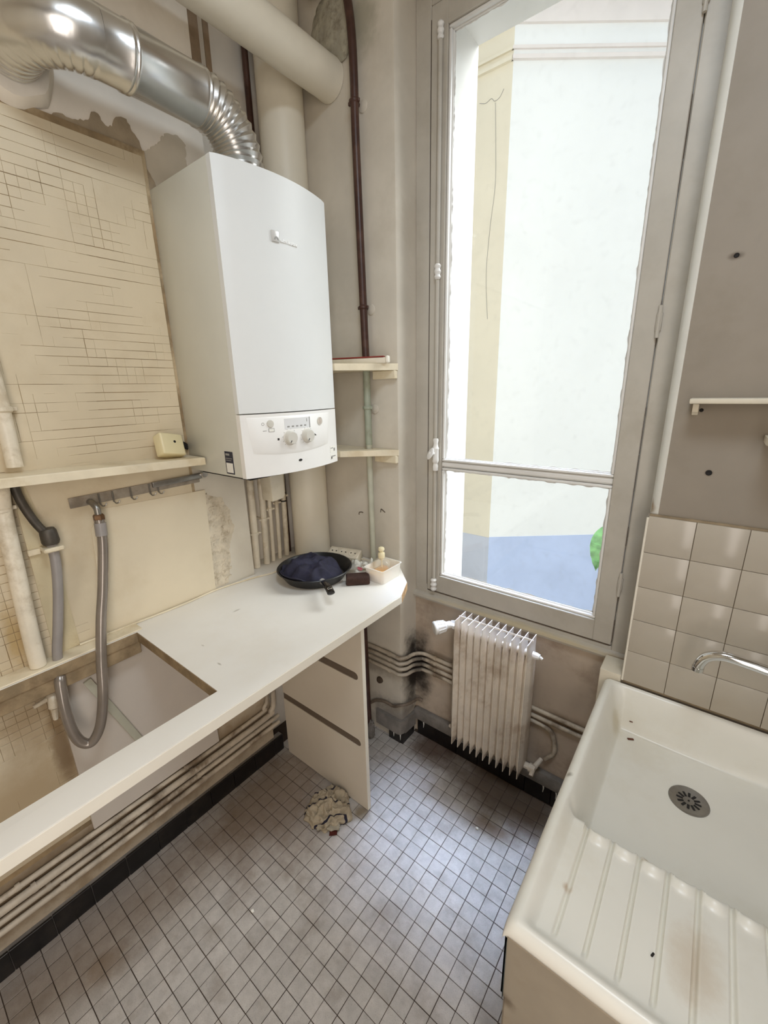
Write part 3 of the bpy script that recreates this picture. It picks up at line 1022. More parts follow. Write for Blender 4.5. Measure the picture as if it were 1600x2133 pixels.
wcb = structure(obj('wall_courtyard', bx(-4.0, 0.01, 3.2, 3.5, -0.5, 5.3), court_beige))
obj('painted_base', bx(-4.0, 0.012, 3.196, 3.3, -0.5, 0.385), court_grey, wcb)
wcw = structure(obj('wall_courtyard_side', oblique(nb(), 0, 8.0, -0.3, 0, -0.5, 5.3), court_white))
obj('painted_base', oblique(nb(), 0.0, 8.0, -0.28, 0.004, -0.5, 0.39), court_blue, wcw)
for z0, z1, t in ((3.60, 3.622, 0.022), (3.655, 3.672, 0.014), (3.78, 3.90, 0.020), (3.90, 4.08, 0.045), (4.08, 4.30, 0.08), (4.30, 4.50, 0.12), (4.50, 4.80, 0.16)):
    obj('cornice_band', oblique(nb(), -0.01, 8.0, -0.05, t, z0, z1), court_pink, wcw)
    obj('cornice_band', bx(-4.0, 0.01, 3.2 - t, 3.25, z0, z1), court_beige, wcb)
# cracks in the render
b = nb()
tube(b, catmull([(-0.10, 3.198, 3.42), (-0.085, 3.198, 3.2), (-0.075, 3.198, 2.95), (-0.10, 3.198, 2.7), (-0.115, 3.198, 2.4), (-0.09, 3.198, 2.1)], 6), 0.0013, 5)
obj('render_crack', b, grey_print, wcb)
b = nb()
tube(b, catmull([(-0.215, 3.198, 3.455), (-0.17, 3.198, 3.44), (-0.13, 3.198, 3.452), (-0.105, 3.198, 3.43), (-0.07, 3.198, 3.44), (-0.045, 3.198, 3.475)], 5), 0.0014, 5)
obj('render_crack', b, grey_print, wcb)

# plant outside
pl = thing('climbing_plant', (1.17, 1.76, -0.45), 'single green leaf of a plant outside the lower window pane', 'plant')
b = nb()
tube(b, catmull([(1.24, 1.76, -0.45), (1.21, 1.75, 0.2), (1.19, 1.755, 0.7), (1.16, 1.75, 0.98), (1.135, 1.75, 1.06)], 6), 0.005, 7)
obj('stem', b, stem_m, pl)
b = nb()
n, m = 14, 8
grid = []
for i in range(n + 1):
    t = i / n
    row = []
    wd = 0.043 * math.sin(math.pi * min(1, t ** 0.75)) ** 0.8 * (1 - 0.12 * t)
    for j in range(m + 1):
        s = -1 + 2 * j / m
        row.append(b.verts.new((1.128 - 0.024 * t - 0.02 * t * (1 - t) + s * wd, 1.748 - 0.012 * abs(s) - 0.02 * t + 0.003 * math.sin(t * 34), 1.085 - 0.185 * t + s * s * 0.012)))
    grid.append(row)
for i in range(n):
    for j in range(m):
        b.faces.new((grid[i][j], grid[i][j + 1], grid[i + 1][j + 1], grid[i + 1][j]))
bmesh.ops.solidify(b, geom=b.faces[:], thickness=0.0012)
obj('leaf', b, leaf_m, pl)

# ================================================================== THINGS
# ---- worktop with its sink cut-out
wt_outer = [(0.0, -0.95), (0.593, -0.95), (0.593, 1.118), (0.549, 1.214), (0.444, 1.314), (0.0, 1.314)]
hole = [(0.062, -0.62), (0.062, 0.436), (0.516, 0.436), (0.516, -0.62)]
wt = thing('worktop', (0.3, 0.4, 0.868), 'long white laminate worktop with an empty sink cut-out and chipped corner', 'worktop')
b = prism(nb(), wt_outer, 0.868, 0.900, [hole])
es = [e for e in b.edges if all(abs(v.co.z - 0.9) < 1e-5 and v.co.x > 0.54 for v in e.verts)]
bmesh.ops.bevel(b, geom=es, offset=0.003, segments=2, profile=0.5, affect='EDGES')
obj('top_board', b, laminate, wt)
b = nb()
T = 0.0015
for (x0, x1, y0, y1) in ((0.062, 0.062 + T, -0.62, 0.436), (0.516 - T, 0.516, -0.62, 0.436), (0.062, 0.516, 0.436 - T, 0.436), (0.062, 0.516, -0.62, -0.62 + T)):
    box(b, x0, x1, y0, y1, 0.8675, 0.8985)
obj('cut_edge', b, hole_wood, wt)['label'] = 'raw brown edge of the cut-out'
b = prism(nb(), [(0.5937, 1.1180), (0.5497, 1.2143), (0.5460, 1.2128), (0.5900, 1.1165)], 0.8686, 0.8990)
obj('chipped_corner', b, chip_edge, wt)['label'] = 'chipped corner showing raw chipboard'
obj('back_strip', bx(0.0, 0.058, -0.95, 0.455, 0.8995, 0.9035, 0.0015), shelf_paint, wt)['label'] = 'yellowed wooden strip along the wall'
obj('support_batten', bx(0.030, 0.060, -0.90, 0.440, 0.825, 0.868, 0.002), hole_wood, wt)
obj('front_edging', bx(0.5925, 0.5945, -0.95, 1.112, 0.869, 0.8975, 0.0008), edge_white, wt)

# ---- cabinet panel with slots
pn = thing('cabinet_side_panel', (0.3, 0.963, 0), 'beige upright side panel with two dark slots carrying the worktop', 'panel')


def slotted(x0, x1, z0, z1, slots):
    pts = [(x0, z0), (x1, z0), (x1, z1), (x0, z1)]
    for (zc, xe, h) in sorted(slots, key=lambda s: -s[0]):
        pts.append((x0, zc + h))
        for k in range(9):
            a = math.pi / 2 - math.pi * k / 8
            pts.append((xe - h + math.cos(a) * h, zc + math.sin(a) * h))
        pts.append((x0, zc - h))
    return pts


b = prism(nb(), slotted(0.056, 0.534, 0.004, 0.8675, [(0.316, 0.512, 0.0165), (0.615, 0.512, 0.0165)]), 0.954, 0.9575, M4=AX_XZ)
obj('slotted_face', b, panel_m, pn, smooth=0)
obj('panel_core', bx(0.056, 0.534, 0.9575, 0.9715, 0.004, 0.8675), panel_m, pn, smooth=0)
for zc in (0.316, 0.615):
    lin = [(0.0565, zc - 0.016)] + [(0.4955 + math.cos(a) * 0.016, zc + math.sin(a) * 0.016) for a in [-math.pi / 2 + math.pi * k / 8 for k in range(9)]] + [(0.0565, zc + 0.016)]
    obj('slot_strip', prism(nb(), lin, 0.9566, 0.9580, M4=AX_XZ), slot_m, pn)['label'] = 'dark strip in the slot'  # brown strip over the slot back, darker than the panel
obj('edge_band', bx(0.5335, 0.5350, 0.9545, 0.9712, 0.004, 0.8675), edge_white, pn)['label'] = 'white edge band'

# ---- spare board on the wall
sb = thing('spare_board', (0.01, 0.45, 0.27), 'grey spare cabinet board standing behind the hose under the worktop', 'board')
obj('board', bx(0.0005, 0.0145, 0.217, 0.66, 0.272, 0.866, 0.001), board_m, sb)
Tb = Matrix.Translation((0.0165, 0.345, 0.635)) @ Matrix.Rotation(math.radians(18.5), 4, 'X')
b = xform(bx(-0.0025, 0.006, -0.011, 0.011, -0.27, 0.165, 0.0022, 2), Tb)
obj('runner', b, batten_m, sb)['label'] = 'pale green runner strip'

# ---- boiler
BY0, BY1, BZ0, BZ1, BZS = 0.721, 1.110, 1.364, 2.179, 1.5515
BYC, BHW = (BY0 + BY1) / 2, (BY1 - BY0) / 2


def bfront(y):
    return 0.314 + 0.034 * (1 - ((y - BYC) / BHW) ** 2)


def bslope(y):
    return -0.068 * (y - BYC) / BHW ** 2


def on_front(y, z, off=0.0):
    """placement matrix: local z outwards, local x to the right (+y), local y up"""
    n_ = Vector((1, -bslope(y), 0)).normalized()
    xx = Vector((0, 0, 1)).cross(n_) * 1.0
    m = Matrix((xx, Vector((0, 0, 1)), n_)).transposed().to_4x4()
    m.translation = Vector((bfront(y), y, z)) + n_ * off
    return m


def plan(y0, y1, off=0.0, xb=None, n=22):
    pts = [(bfront(y0 + (y1 - y0) * k / n) + off, y0 + (y1 - y0) * k / n) for k in range(n + 1)]
    if xb is None:
        pts += [(p[0] - 0.012 - off, p[1]) for p in pts[::-1]]
    else:
        pts += [(xb, y1), (xb, y0)]
    return pts


bo = thing('boiler', (0.15, BYC, BZ0), 'white wall-hung gas boiler with curved front above the worktop', 'boiler')
obj('casing', bx(-0.011, 0.300, BY0, BY1, BZ0, BZ1, 0.004, 2), boiler_side, bo)
b = prism(nb(), plan(BY0, BY1, 0, 0.296), BZS + 0.0015, BZ1)
es = [e for e in b.edges if all(abs(v.co.z - BZ1) < 1e-5 for v in e.verts) or (abs(e.verts[0].co.z - e.verts[1].co.z) > 0.1 and e.verts[0].co.x > 0.31)]
bmesh.ops.bevel(b, geom=[e for e in b.edges if all(abs(v.co.z - BZ1) < 1e-5 for v in e.verts)], offset=0.003, segments=2, profile=0.5, affect='EDGES')
obj('front_cover', b, boiler_white, bo)
cp = obj('control_panel', prism(nb(), plan(BY0, BY1, 0.0005, 0.296), BZ0, BZS - 0.0015), ctrl_white, bo)
# moulded fascia
b = nb()
n = 24
rows = [(1.541, 0.0), (1.537, 0.0035), (1.446, 0.0035), (1.436, 0.0)]
grid = []
for (z, off) in rows:
    y0 = 0.738 + (1.541 - z) * 0.10
    y1 = 1.066 - (1.541 - z) * 0.17
    row = []
    for k in range(n + 1):
        y = y0 + (y1 - y0) * k / n
        e = 0.0 if k in (0, n) else 1.0
        row.append(b.verts.new((bfront(y) + 0.0006 + off * e, y, z + 0.012 * ((k / n - 0.5) ** 2 * 4 - 1) * (1 if z < 1.5 else 0))))
    grid.append(row)
for i in range(len(rows) - 1):
    for k in range(n):
        b.faces.new((grid[i][k], grid[i][k + 1], grid[i + 1][k + 1], grid[i + 1][k]))
obj('moulded_fascia', b, ctrl_white, cp, smooth=50)
for y in (0.869, 0.938):
    b = nb()
    lathe(b, [(0.0235, 0), (0.0235, 0.001), (0.021, 0.0025), (0.0195, 0.013), (0.0175, 0.016), (0, 0.0162)], mat=on_front(y, 1.474, 0.0040), seg=28)
    k = obj('dial_knob', b, knob_m, cp)
    b = xform(box(nb(), -0.0013, 0.0013, -0.017, -0.009, 0.0158, 0.0168), on_front(y, 1.474, 0.0040) @ Matrix.Rotation(math.radians(-35), 4, 'Z'))
    obj('knob_mark', b, dark_print, cp)
    b = nb()
    for a in (-135, -100, -70, -40, -10, 20, 50, 80, 110, 135):
        xform_m = on_front(y, 1.474, 0.0038) @ Matrix.Rotation(math.radians(a), 4, 'Z')
        t = box(nb(), -0.0006, 0.0006, 0.0255, 0.028, 0, 0.0006)
        xform(t, xform_m)
        me = bpy.data.meshes.new('tmp'); t.to_mesh(me); t.free(); b.from_mesh(me); bpy.data.meshes.remove(me)
    obj('dial_scale', b, grey_print, cp)
b = nb()
lathe(b, [(0.0115, 0), (0.0115, 0.0015), (0.010, 0.0035), (0, 0.0045)], mat=on_front(0.806, 1.521, 0.0035), seg=22)
obj('power_button', b, knob_m, cp)
b = nb()
lathe(b, [(0.0035, 0.0), (0.0045, 0.0), (0.0045, 0.0006), (0.0035, 0.0006), (0.0035, 0.0)], mat=on_front(0.783, 1.521, 0.0038), seg=16)
obj('power_symbol', b, grey_print, cp)
obj('mode_window', xform(box(nb(), -0.0095, 0.0095, -0.0055, 0.0055, 0, 0.001), on_front(0.808, 1.502, 0.0035)), grey_print, cp)
obj('mode_window_pane', xform(box(nb(), -0.0080, 0.0080, -0.0042, 0.0042, 0.0005, 0.0014), on_front(0.808, 1.502, 0.0035)), label_white, cp)
obj('mode_mark', xform(box(nb(), -0.006, 0.006, -0.0007, 0.0007, 0, 0.0006), on_front(0.787, 1.501, 0.0038)), grey_print, cp)
# display window with five indicator marks
b = nb()
for k in range(8):
    ya, yb_ = 0.852 + 0.1 * k / 8, 0.852 + 0.1 * (k + 1) / 8
    pts = [(bfront(ya) + 0.0030, ya), (bfront(yb_) + 0.0030, yb_), (bfront(yb_) + 0.0044, yb_), (bfront(ya) + 0.0044, ya)]
    prism(b, pts, 1.500, 1.533)
obj('display', b, M('display_window', srgb(222, 222, 222), 0.15, var=0.01), cp, smooth=0)
obj('display_edge', xform(box(nb(), -0.0012, 0.0012, -0.017, 0.017, 0, 0.0022), on_front(0.9525, 1.5165, 0.0032)), grey_print, cp)
for k in range(5):
    obj('indicator_mark', xform(box(nb(), -0.0042, 0.0042, -0.0022, 0.0022, 0, 0.0006), on_front(0.866 + 0.0165 * k, 1.508, 0.0043)), grey_print, cp)
obj('thermometer_symbol', xform(box(nb(), -0.0012, 0.0012, -0.005, 0.005, 0, 0.0006), on_front(0.940, 1.524, 0.0043)), grey_print, cp)
b = nb()
lathe(b, [(0, 0.0035), (0.0105, 0.0035), (0.0112, 0.0048), (0.0128, 0.0048), (0.0135, 0.003), (0.0135, 0)], mat=on_front(1.002, 1.516, 0.0015), seg=26)
obj('pressure_gauge', b, knob_m, cp)
b = nb()
lathe(b, [(0, 0.0041), (0.0104, 0.0041), (0.0104, 0.003)], mat=on_front(1.002, 1.516, 0.0015), seg=26)
obj('gauge_face', b, gauge_face, cp)
obj('square_symbol', xform(box(nb(), -0.0032, 0.0032, -0.0034, 0.0034, 0, 0.0007), on_front(0.828, 1.473, 0.0040)), dark_print, cp)
b = prism(nb(), [(-0.004, -0.003), (0.005, -0.003), (-0.004, 0.004)], 0, 0.0007, M4=on_front(0.977, 1.474, 0.0040))
obj('tap_symbol', b, dark_print, cp)
b = prism(nb(), [(0.0075 * math.cos(a * math.pi / 8), 0.004 * math.sin(a * math.pi / 8)) for a in range(16)], 0, 0.0012, M4=on_front(0.905, 1.399, 0.0002))
obj('finger_slot', b, shadow_hole, cp)
b = prism(nb(), [(0.020 * math.cos(a * math.pi / 8) + 0.012, 0.0075 * math.sin(a * math.pi / 8) + 0.001) for a in range(16)], 0, 0.0007, M4=on_front(0.905, 1.399, 0.0001))
obj('finger_recess', b, ctrl_white, cp)
obj('rating_sticker', xform(box(nb(), -0.019, 0.019, -0.012, 0.012, 0, 0.0007), on_front(1.078, 1.412, 0.0005)), label_white, bo)['label'] = 'white sticker, upper of two'
obj('sticker_print', xform(box(nb(), 0.004, 0.014, -0.007, 0.003, 0, 0.0012), on_front(1.078, 1.412, 0.0005)), grey_print, bo)
obj('sticker_print', xform(box(nb(), -0.016, 0.001, 0.003, 0.006, 0, 0.0012), on_front(1.078, 1.412, 0.0005)), grey_print, bo)
obj('service_sticker', xform(box(nb(), -0.021, 0.021, -0.009, 0.009, 0, 0.0007), on_front(1.080, 1.386, 0.0005)), label_white, bo)['label'] = 'white sticker, lower of two'
obj('sticker_print', xform(box(nb(), -0.018, 0.014, -0.001, 0.003, 0, 0.0012), on_front(1.080, 1.386, 0.0005)), grey_print, bo)
obj('sticker_print', xform(box(nb(), -0.018, -0.010, -0.007, -0.001, 0, 0.0013), on_front(1.080, 1.386, 0.0005)), dark_print, bo)
# badge and raised lettering
b = xform(box(nb(), -0.0125, 0.0125, -0.0135, 0.0135, 0, 0.0045, 0.0018, 2), on_front(0.8755, 2.0255, 0.0))
bad = obj('badge', b, badge_m, bo)
arch = [(0.0075 * math.cos(math.pi * k / 10), 0.0085 * math.sin(math.pi * k / 10)) for k in range(11)]
arch += [(0.0035 * math.cos(math.pi * k / 10), 0.004 * math.sin(math.pi * k / 10)) for k in range(10, -1, -1)]
b = prism(nb(), arch, 0.0042, 0.0052, M4=on_front(0.8765, 2.0255, 0.0) @ Matrix.Translation((0.001, -0.009, 0)))
obj('badge_arch', b, grey_print, bad)


def lettering(name, s, m4, size, depth, mat, parent):
    cu = bpy.data.curves.new('text_curve', 'FONT')
    cu.body = s
    cu.size = size
    cu.extrude = depth
    t = bpy.data.objects.new('text_tmp', cu)
    COL.objects.link(t)
    bpy.context.view_layer.update()
    me = bpy.data.meshes.new_from_object(t.evaluated_get(bpy.context.evaluated_depsgraph_get()))
    bpy.data.objects.remove(t)
    bpy.data.curves.remove(cu)
    me.transform(m4)
    me.materials.clear()
    me.materials.append(mat)
    me.name = name
    o = bpy.data.objects.new(name, me)
    COL.objects.link(o)
    o.parent = parent
    o.matrix_parent_inverse = parent.matrix_world.inverted()
    return o


lettering('raised_lettering', 'e.l.m. leblanc', on_front(0.9225, 2.0155, 0.0012) @ Matrix.Translation((-0.0325, 0, 0)), 0.0125, 0.0016, letter_m, bo)
# navy label on the left flank
b = bx(0.215, 0.257, BY0 - 0.0008, BY0 + 0.001, 1.372, 1.441)
nl = obj('energy_label', b, navy_label, bo)
nl['label'] = 'navy and white sticker on the left flank'
obj('label_blank', bx(0.219, 0.253, BY0 - 0.0013, BY0, 1.376, 1.406), label_white, nl)
for (x0, x1, z) in ((0.220, 0.240, 1.429), (0.220, 0.252, 1.419), (0.220, 0.247, 1.413)):
    obj('label_print', bx(x0, x1, BY0 - 0.0013, BY0, z, z + (0.006 if z > 1.425 else 0.0018)), grey_print, nl)
# underside outlet
obj('underside_tray', bx(0.02, 0.29, 0.75, 1.08, 1.352, 1.366), shadow_hole, bo)

# ---- flue
fl = thing('flue_duct', (0.185, 0.905, 2.18), 'shiny aluminium flue with two pleated elbows rising from the boiler', 'flue')
FR = 0.0635


def corrugated(path, n_fold, r, amp, sub=4):
    """resample the path and pleat it"""
    P = path
    L_ = [0.0]
    for i in range(1, len(P)):
        L_.append(L_[-1] + (P[i] - P[i - 1]).length)
    tot = L_[-1]
    pts, rad = [], []
    N_ = n_fold * sub
    for k in range(N_ + 1):
        s = tot * k / N_
        i = 0
        while i < len(L_) - 2 and L_[i + 1] < s:
            i += 1
        t = (s - L_[i]) / max(1e-9, L_[i + 1] - L_[i])
        pts.append(P[i].lerp(P[i + 1], t))
        ph = (k % sub) / sub
        rad.append(r + amp * (1.0 - abs(2 * ph - 1) * 2))
    return pts, rad


arc1 = [Vector((0.185, 0.785 + 0.12 * math.cos(a), 2.24 + 0.12 * math.sin(a))) for a in [math.pi / 2 * k / 24 for k in range(25)]]
arc1 = [Vector((0.185, 0.905, 2.20))] + arc1
p, r_ = corrugated(arc1, 13, FR, 0.003, 6)
b = tube(nb(), p, r_, 40, caps=False)
obj('pleated_elbow', b, alu, fl, smooth=60)
b = tube(nb(), [(0.185, 0.905, 2.1792), (0.185, 0.905, 2.205)], FR + 0.004, 40)
obj('outlet_collar', b, alu, fl)
pts = []
rad = []
for (y, r) in ((0.790, FR + 0.0015), (0.786, FR + 0.003), (0.782, FR + 0.0005), (0.72, FR), (0.625, FR), (0.622, FR + 0.0026), (0.617, FR + 0.0026), (0.614, FR + 0.0004), (0.611, FR + 0.0026), (0.606, FR + 0.0026), (0.603, FR), (0.548, FR)):
    pts.append((0.185, y, 2.36))
    rad.append(r)
b = tube(nb(), pts, rad, 44, caps=False)
obj('straight_pipe', b, alu, fl, smooth=60)
arc2 = [Vector((0.065 + 0.12 * math.cos(a), 0.55 - 0.12 * math.sin(a), 2.36)) for a in [math.pi / 2 * k / 24 for k in range(25)]] + [Vector((0.0, 0.43, 2.36)), Vector((-0.05, 0.43, 2.36))]
p, r_ = corrugated(arc2, 16, FR, 0.0, 8)
b = tube(nb(), p, r_, 48, caps=False)
for i, v in enumerate(b.verts):
    k = i // 48
    c = p[min(k, len(p) - 1)]
    inward = (Vector((0.065, 0.55, 2.36)) - c).normalized()
    d = (v.co - c).normalized()
    f = max(0.0, d.dot(inward) * 0.75 + 0.45)
    ph = (k % 8) / 8.0
    v.co += d * (0.0062 * f * (0.35 - max(0.0, 1 - abs(2 * ph - 1) * 2.6)) + 0.0012 * nz3(v.co.x * 30, v.co.y * 30, v.co.z * 30))
obj('pleated_elbow', b, alu, fl, smooth=60)

# ---- big pale pipes
b = tube(nb(), [(0.172, -1.25, 2.618), (0.172, 1.28, 2.625), (0.172, 1.316, 2.625)], [0.060, 0.060, 0.062], 36)
tag(obj('ventilation_duct', b, big_pipe_paint), 'thick pale round duct crossing high over the boiler into the alcove wall', 'duct')
b = tube(nb(), [(0.006, 1.233, 0.90), (0.006, 1.233, ZC)], 0.080, 36)
tag(obj('soil_stack', b, big_pipe_paint), 'thick pale vertical pipe in the corner behind the boiler', 'pipe')
b = tube(nb(), [(-0.088, 1.170, 0.90), (-0.086, 1.170, ZC)], 0.011, 12)
tag(obj('brown_pipe', b, brown_paint), 'thin dark brown vertical pipe beside the thick corner pipe', 'pipe')
def lump(name, c, r, seed, label):
    b = nb()
    bmesh.ops.create_icosphere(b, subdivisions=5, radius=1.0)
    for v in b.verts:
        d = v.co.copy()
        n = 1 + 0.16 * nz3(d.x * 2 + seed, d.y * 2, d.z * 2) + 0.05 * nz3(d.x * 7, d.y * 7 + seed, d.z * 7)
        pit = nz3(d.x * 16, d.y * 16, d.z * 16 + seed)
        if pit > 0.32:
            n -= 0.05 * (pit - 0.32) / 0.3
        v.co = Vector((c[0] + d.x * r[0] * n, c[1] + d.y * r[1] * n, c[2] + d.z * r[2] * n))
    return tag(obj(name, b, rough_plaster, smooth=180), label, 'plaster')


lump('plaster_lump', (0.190, 1.315, 2.745), (0.088, 0.022, 0.105), 1, 'pitted plaster lump left of the brown riser pipe top')
lump('plaster_lump', (0.165, 1.290, 2.895), (0.070, 0.045, 0.050), 5, 'pitted plaster lump up against the ceiling')

# ---- riser pipe in the alcove
rp = thing('riser_pipe', (0.318, 1.29, 0.9), 'slim riser pipe painted brown above and mint green below the alcove shelf', 'pipe')
b = tube(nb(), catmull([(0.3145, 1.290, 1.722), (0.310, 1.290, 1.90), (0.300, 1.290, 2.40), (0.3005, 1.290, 2.58), (0.296, 1.290, 2.70), (0.280, 1.290, 2.80), (0.255, 1.290, 2.90), (0.235, 1.29, ZC)], 8), 0.0137, 14)
obj('brown_length', b, brown_paint, rp)['label'] = 'dark brown upper length'
b = tube(nb(), [(0.3165, 1.290, 1.403), (0.3145, 1.290, 1.72)], 0.0137, 14)
obj('mint_length', b, mint, rp)['label'] = 'mint green middle length'
b = tube(nb(), [(0.322, 1.290, 0.901), (0.3165, 1.290, 1.406)], 0.0118, 14)
obj('pale_length', b, pale_mint, rp)['label'] = 'pale mint lower length'
for (x, z, m) in ((0.2985, 2.513, brown_paint), (0.310, 1.90, brown_paint), (0.3155, 1.545, mint)):
    b = nb()
    tube(b, [(x, 1.290, z - 0.008), (x, 1.290, z - 0.003), (x, 1.290, z + 0.003), (x, 1.290, z + 0.008)], [0.0135, 0.0175, 0.0175, 0.0135], 16)
    tube(b, [(x, 1.300, z), (x, 1.317, z)], 0.006, 8)
    box(b, x - 0.024, x - 0.013, 1.286, 1.294, z - 0.005, z + 0.005, 0.001)
    box(b, x + 0.012, x + 0.022, 1.286, 1.294, z - 0.005, z + 0.005, 0.001)
    c = obj('pipe_clip', b, m, rp)
    b = nb()
    lathe(b, [(0, 0.006), (0.008, 0.006), (0.017, 0.003), (0.019, 0)], mat=Matrix.Translation((x + 0.014, 1.3175, z - 0.006)) @ Matrix.Rotation(math.pi / 2, 4, 'X'), seg=16)
    obj('plaster_pad', b, alcove_paint, c)

# ---- alcove corner shelves
for (z1, z0, nm, lab) in ((1.702, 1.679, 'upper', 'upper cream corner shelf in the alcove behind the boiler'), (1.388, 1.366, 'lower', 'lower cream corner shelf in the alcove with a worn bare top')):
    cs = thing('corner_shelf', (0.25, 1.25, z0), lab, 'shelf', 'corner shelves in the alcove')
    ho = [(0.316 + 0.017 * math.cos(math.pi * k / 6), 1.290 + 0.017 * math.sin(math.pi * k / 6)) for k in range(12)]
    front = (0.318, 1.1165) if nm == 'upper' else (0.272, 1.170)
    outer = [(0.4435, 1.3165), (0.4435, 1.313), front, (0.20, front[1] + 0.006), (0.10, 1.18), (0.10, 1.3165)]
    obj('shelf_board', prism(nb(), outer, z0, z1, [ho]), shelf_paint, cs)
    obj('batten', bx(0.335, 0.440, 1.300, 1.3175, z0 - 0.030, z0 - 0.0005, 0.002), shelf_paint, cs)

# ---- trunking offcut on the upper shelf
tk = thing('trunking_offcut', (0.33, 1.24, 1.702), 'white trunking offcut with a dark red top edge lying on the upper alcove shelf', 'trunking')
d0, d1 = Vector((0.215, 1.205, 1.7145)), Vector((0.425, 1.272, 1.7145))
ax = (d1 - d0).normalized()
sd = Vector((0, 0, 1)).cross(ax)
Mt = Matrix((ax, sd, Vector((0, 0, 1)))).transposed().to_4x4()
Mt.translation = d0
Ln = (d1 - d0).length
obj('trunking', xform(box(nb(), 0, Ln, -0.012, 0.010, -0.0122, 0.008, 0.003, 2), Mt), white_paint, tk)
obj('red_strip', xform(box(nb(), 0, Ln - 0.006, -0.014, 0.004, 0.0080, 0.0125, 0.001), Mt), red_m, tk)['label'] = 'dark red strip'
obj('end_cap', xform(box(nb(), Ln, Ln + 0.012, -0.013, 0.008, -0.0122, 0.013, 0.005, 3), Mt), edge_white, tk)

# ---- left wall shelf
b = nb()
pts = [(-0.0, 0.0), (0.105, 0.0), (0.105, 0.020), (0.102, 0.023), (0.0, 0.023)]
for (y, zt) in ((-1.0, 1.4785), (0.716, 1.4145)):
    pass
ya, za, yb_, zb = -1.0, 1.4785, 0.716, 1.4135
vs0 = [b.verts.new((p[0] + 0.0005, ya, za - 0.023 + p[1])) for p in pts]
vs1 = [b.verts.new((p[0] + 0.0005, yb_, zb - 0.023 + p[1])) for p in pts]
for i in range(5):
    b.faces.new((vs0[i], vs0[(i + 1) % 5], vs1[(i + 1) % 5], vs1[i]))
b.faces.new(vs0[::-1]); b.faces.new(vs1)
sh = tag(obj('wall_shelf', b, shelf_paint), 'long narrow yellowed shelf on the mosaic wall left of the boiler', 'shelf')

# ---- junction box on it
jb = thing('junction_box', (0.052, 0.64, 1.417), 'yellowed square junction box leaning on the shelf by the boiler', 'box')
Mj = Matrix.Translation((0.044, 0.640, 1.456)) @ Matrix.Rotation(math.radians(14), 4, 'Z') @ Matrix.Rotation(math.radians(-22), 4, 'Y') @ Matrix.Rotation(math.radians(-12), 4, 'X')
obj('box_body', xform(box(nb(), -0.022, 0.018, -0.039, 0.039, -0.034, 0.036, 0.006, 3), Mj), jbox_m, jb)
b = nb()
lathe(b, [(0, 0.0006), (0.0042, 0.0006), (0.0042, -0.002)], mat=Mj @ Matrix.Translation((0.018, 0.006, 0.008)) @ Matrix.Rotation(math.pi / 2, 4, 'Y'), seg=12)
obj('screw_hole', b, shadow_hole, jb)
b = nb()
for k in range(3):
    tube(b, catmull([(0.035, 0.672, 1.452 - k * 0.006), (0.020, 0.694, 1.458 - k * 0.007), (0.004, 0.714, 1.448 - k * 0.006)], 6), 0.0045, 8)
obj('lead_wire', b, shadow_hole, jb)['label'] = 'dark wires running to the wall'

# ---- left pipes
lp = thing('supply_pipe', (0.03, 0.2, 0.9), 'thick cream painted pipe running down the mosaic wall at far left', 'pipe')
b = tube(nb(), [(0.026, 0.258, 1.446), (0.026, 0.262, 1.60), (0.026, 0.25, 2.4), (0.026, 0.25, ZC)], 0.0175, 16)
obj('upper_length', b, pipe_paint, lp)
b = tube(nb(), catmull([(0.026, 0.196, 0.905), (0.026, 0.198, 1.0), (0.026, 0.206, 1.20), (0.026, 0.212, 1.34), (0.026, 0.222, 1.424)], 5), [0.0195] * 21, 16)
obj('lower_length', b, pipe_paint, lp)
for (y, z) in ((0.262, 1.585), (0.211, 1.345)):
    b = nb()
    tube(b, [(0.026, y, z - 0.007), (0.026, y, z - 0.003), (0.026, y, z + 0.003), (0.026, y, z + 0.007)], [0.018, 0.0215, 0.0215, 0.018], 18)
    box(b, 0.001, 0.02, y + 0.016, y + 0.032, z - 0.005, z + 0.005, 0.002)
    obj('pipe_clip', b, pipe_paint, lp)
dp = thing('drain_pipe', (0.03, 0.24, 0.9), 'grey plastic drain pipe with a dark lead elbow left of the hose', 'pipe')
b = tube(nb(), catmull([(0.018, 0.246, 1.425), (0.020, 0.252, 1.36), (0.022, 0.268, 1.30), (0.026, 0.284, 1.262), (0.028, 0.289, 1.245)], 6), 0.0105, 12)
obj('lead_elbow', b, lead, dp)['label'] = 'dark lead elbow'
b = tube(nb(), [(0.028, 0.290, 1.232), (0.028, 0.290, 1.240), (0.028, 0.2895, 1.252), (0.028, 0.289, 1.268), (0.028, 0.2885, 1.275)], [0.018, 0.021, 0.0205, 0.0195, 0.016], 16)
obj('joint_socket', b, lead, dp)
b = tube(nb(), catmull([(0.030, 0.2395, 0.870), (0.030, 0.240, 0.915), (0.031, 0.258, 1.0), (0.031, 0.278, 1.10), (0.029, 0.289, 1.18), (0.028, 0.290, 1.235)], 6), 0.0122, 16)
obj('plastic_length', b, grey_pvc, dp)
b = nb()
box(b, 0.002, 0.052, 0.266, 0.312, 1.214, 1.226, 0.003)
box(b, 0.002, 0.012, 0.240, 0.268, 1.206, 1.222, 0.002)
obj('bracket', b, shelf_paint, dp)

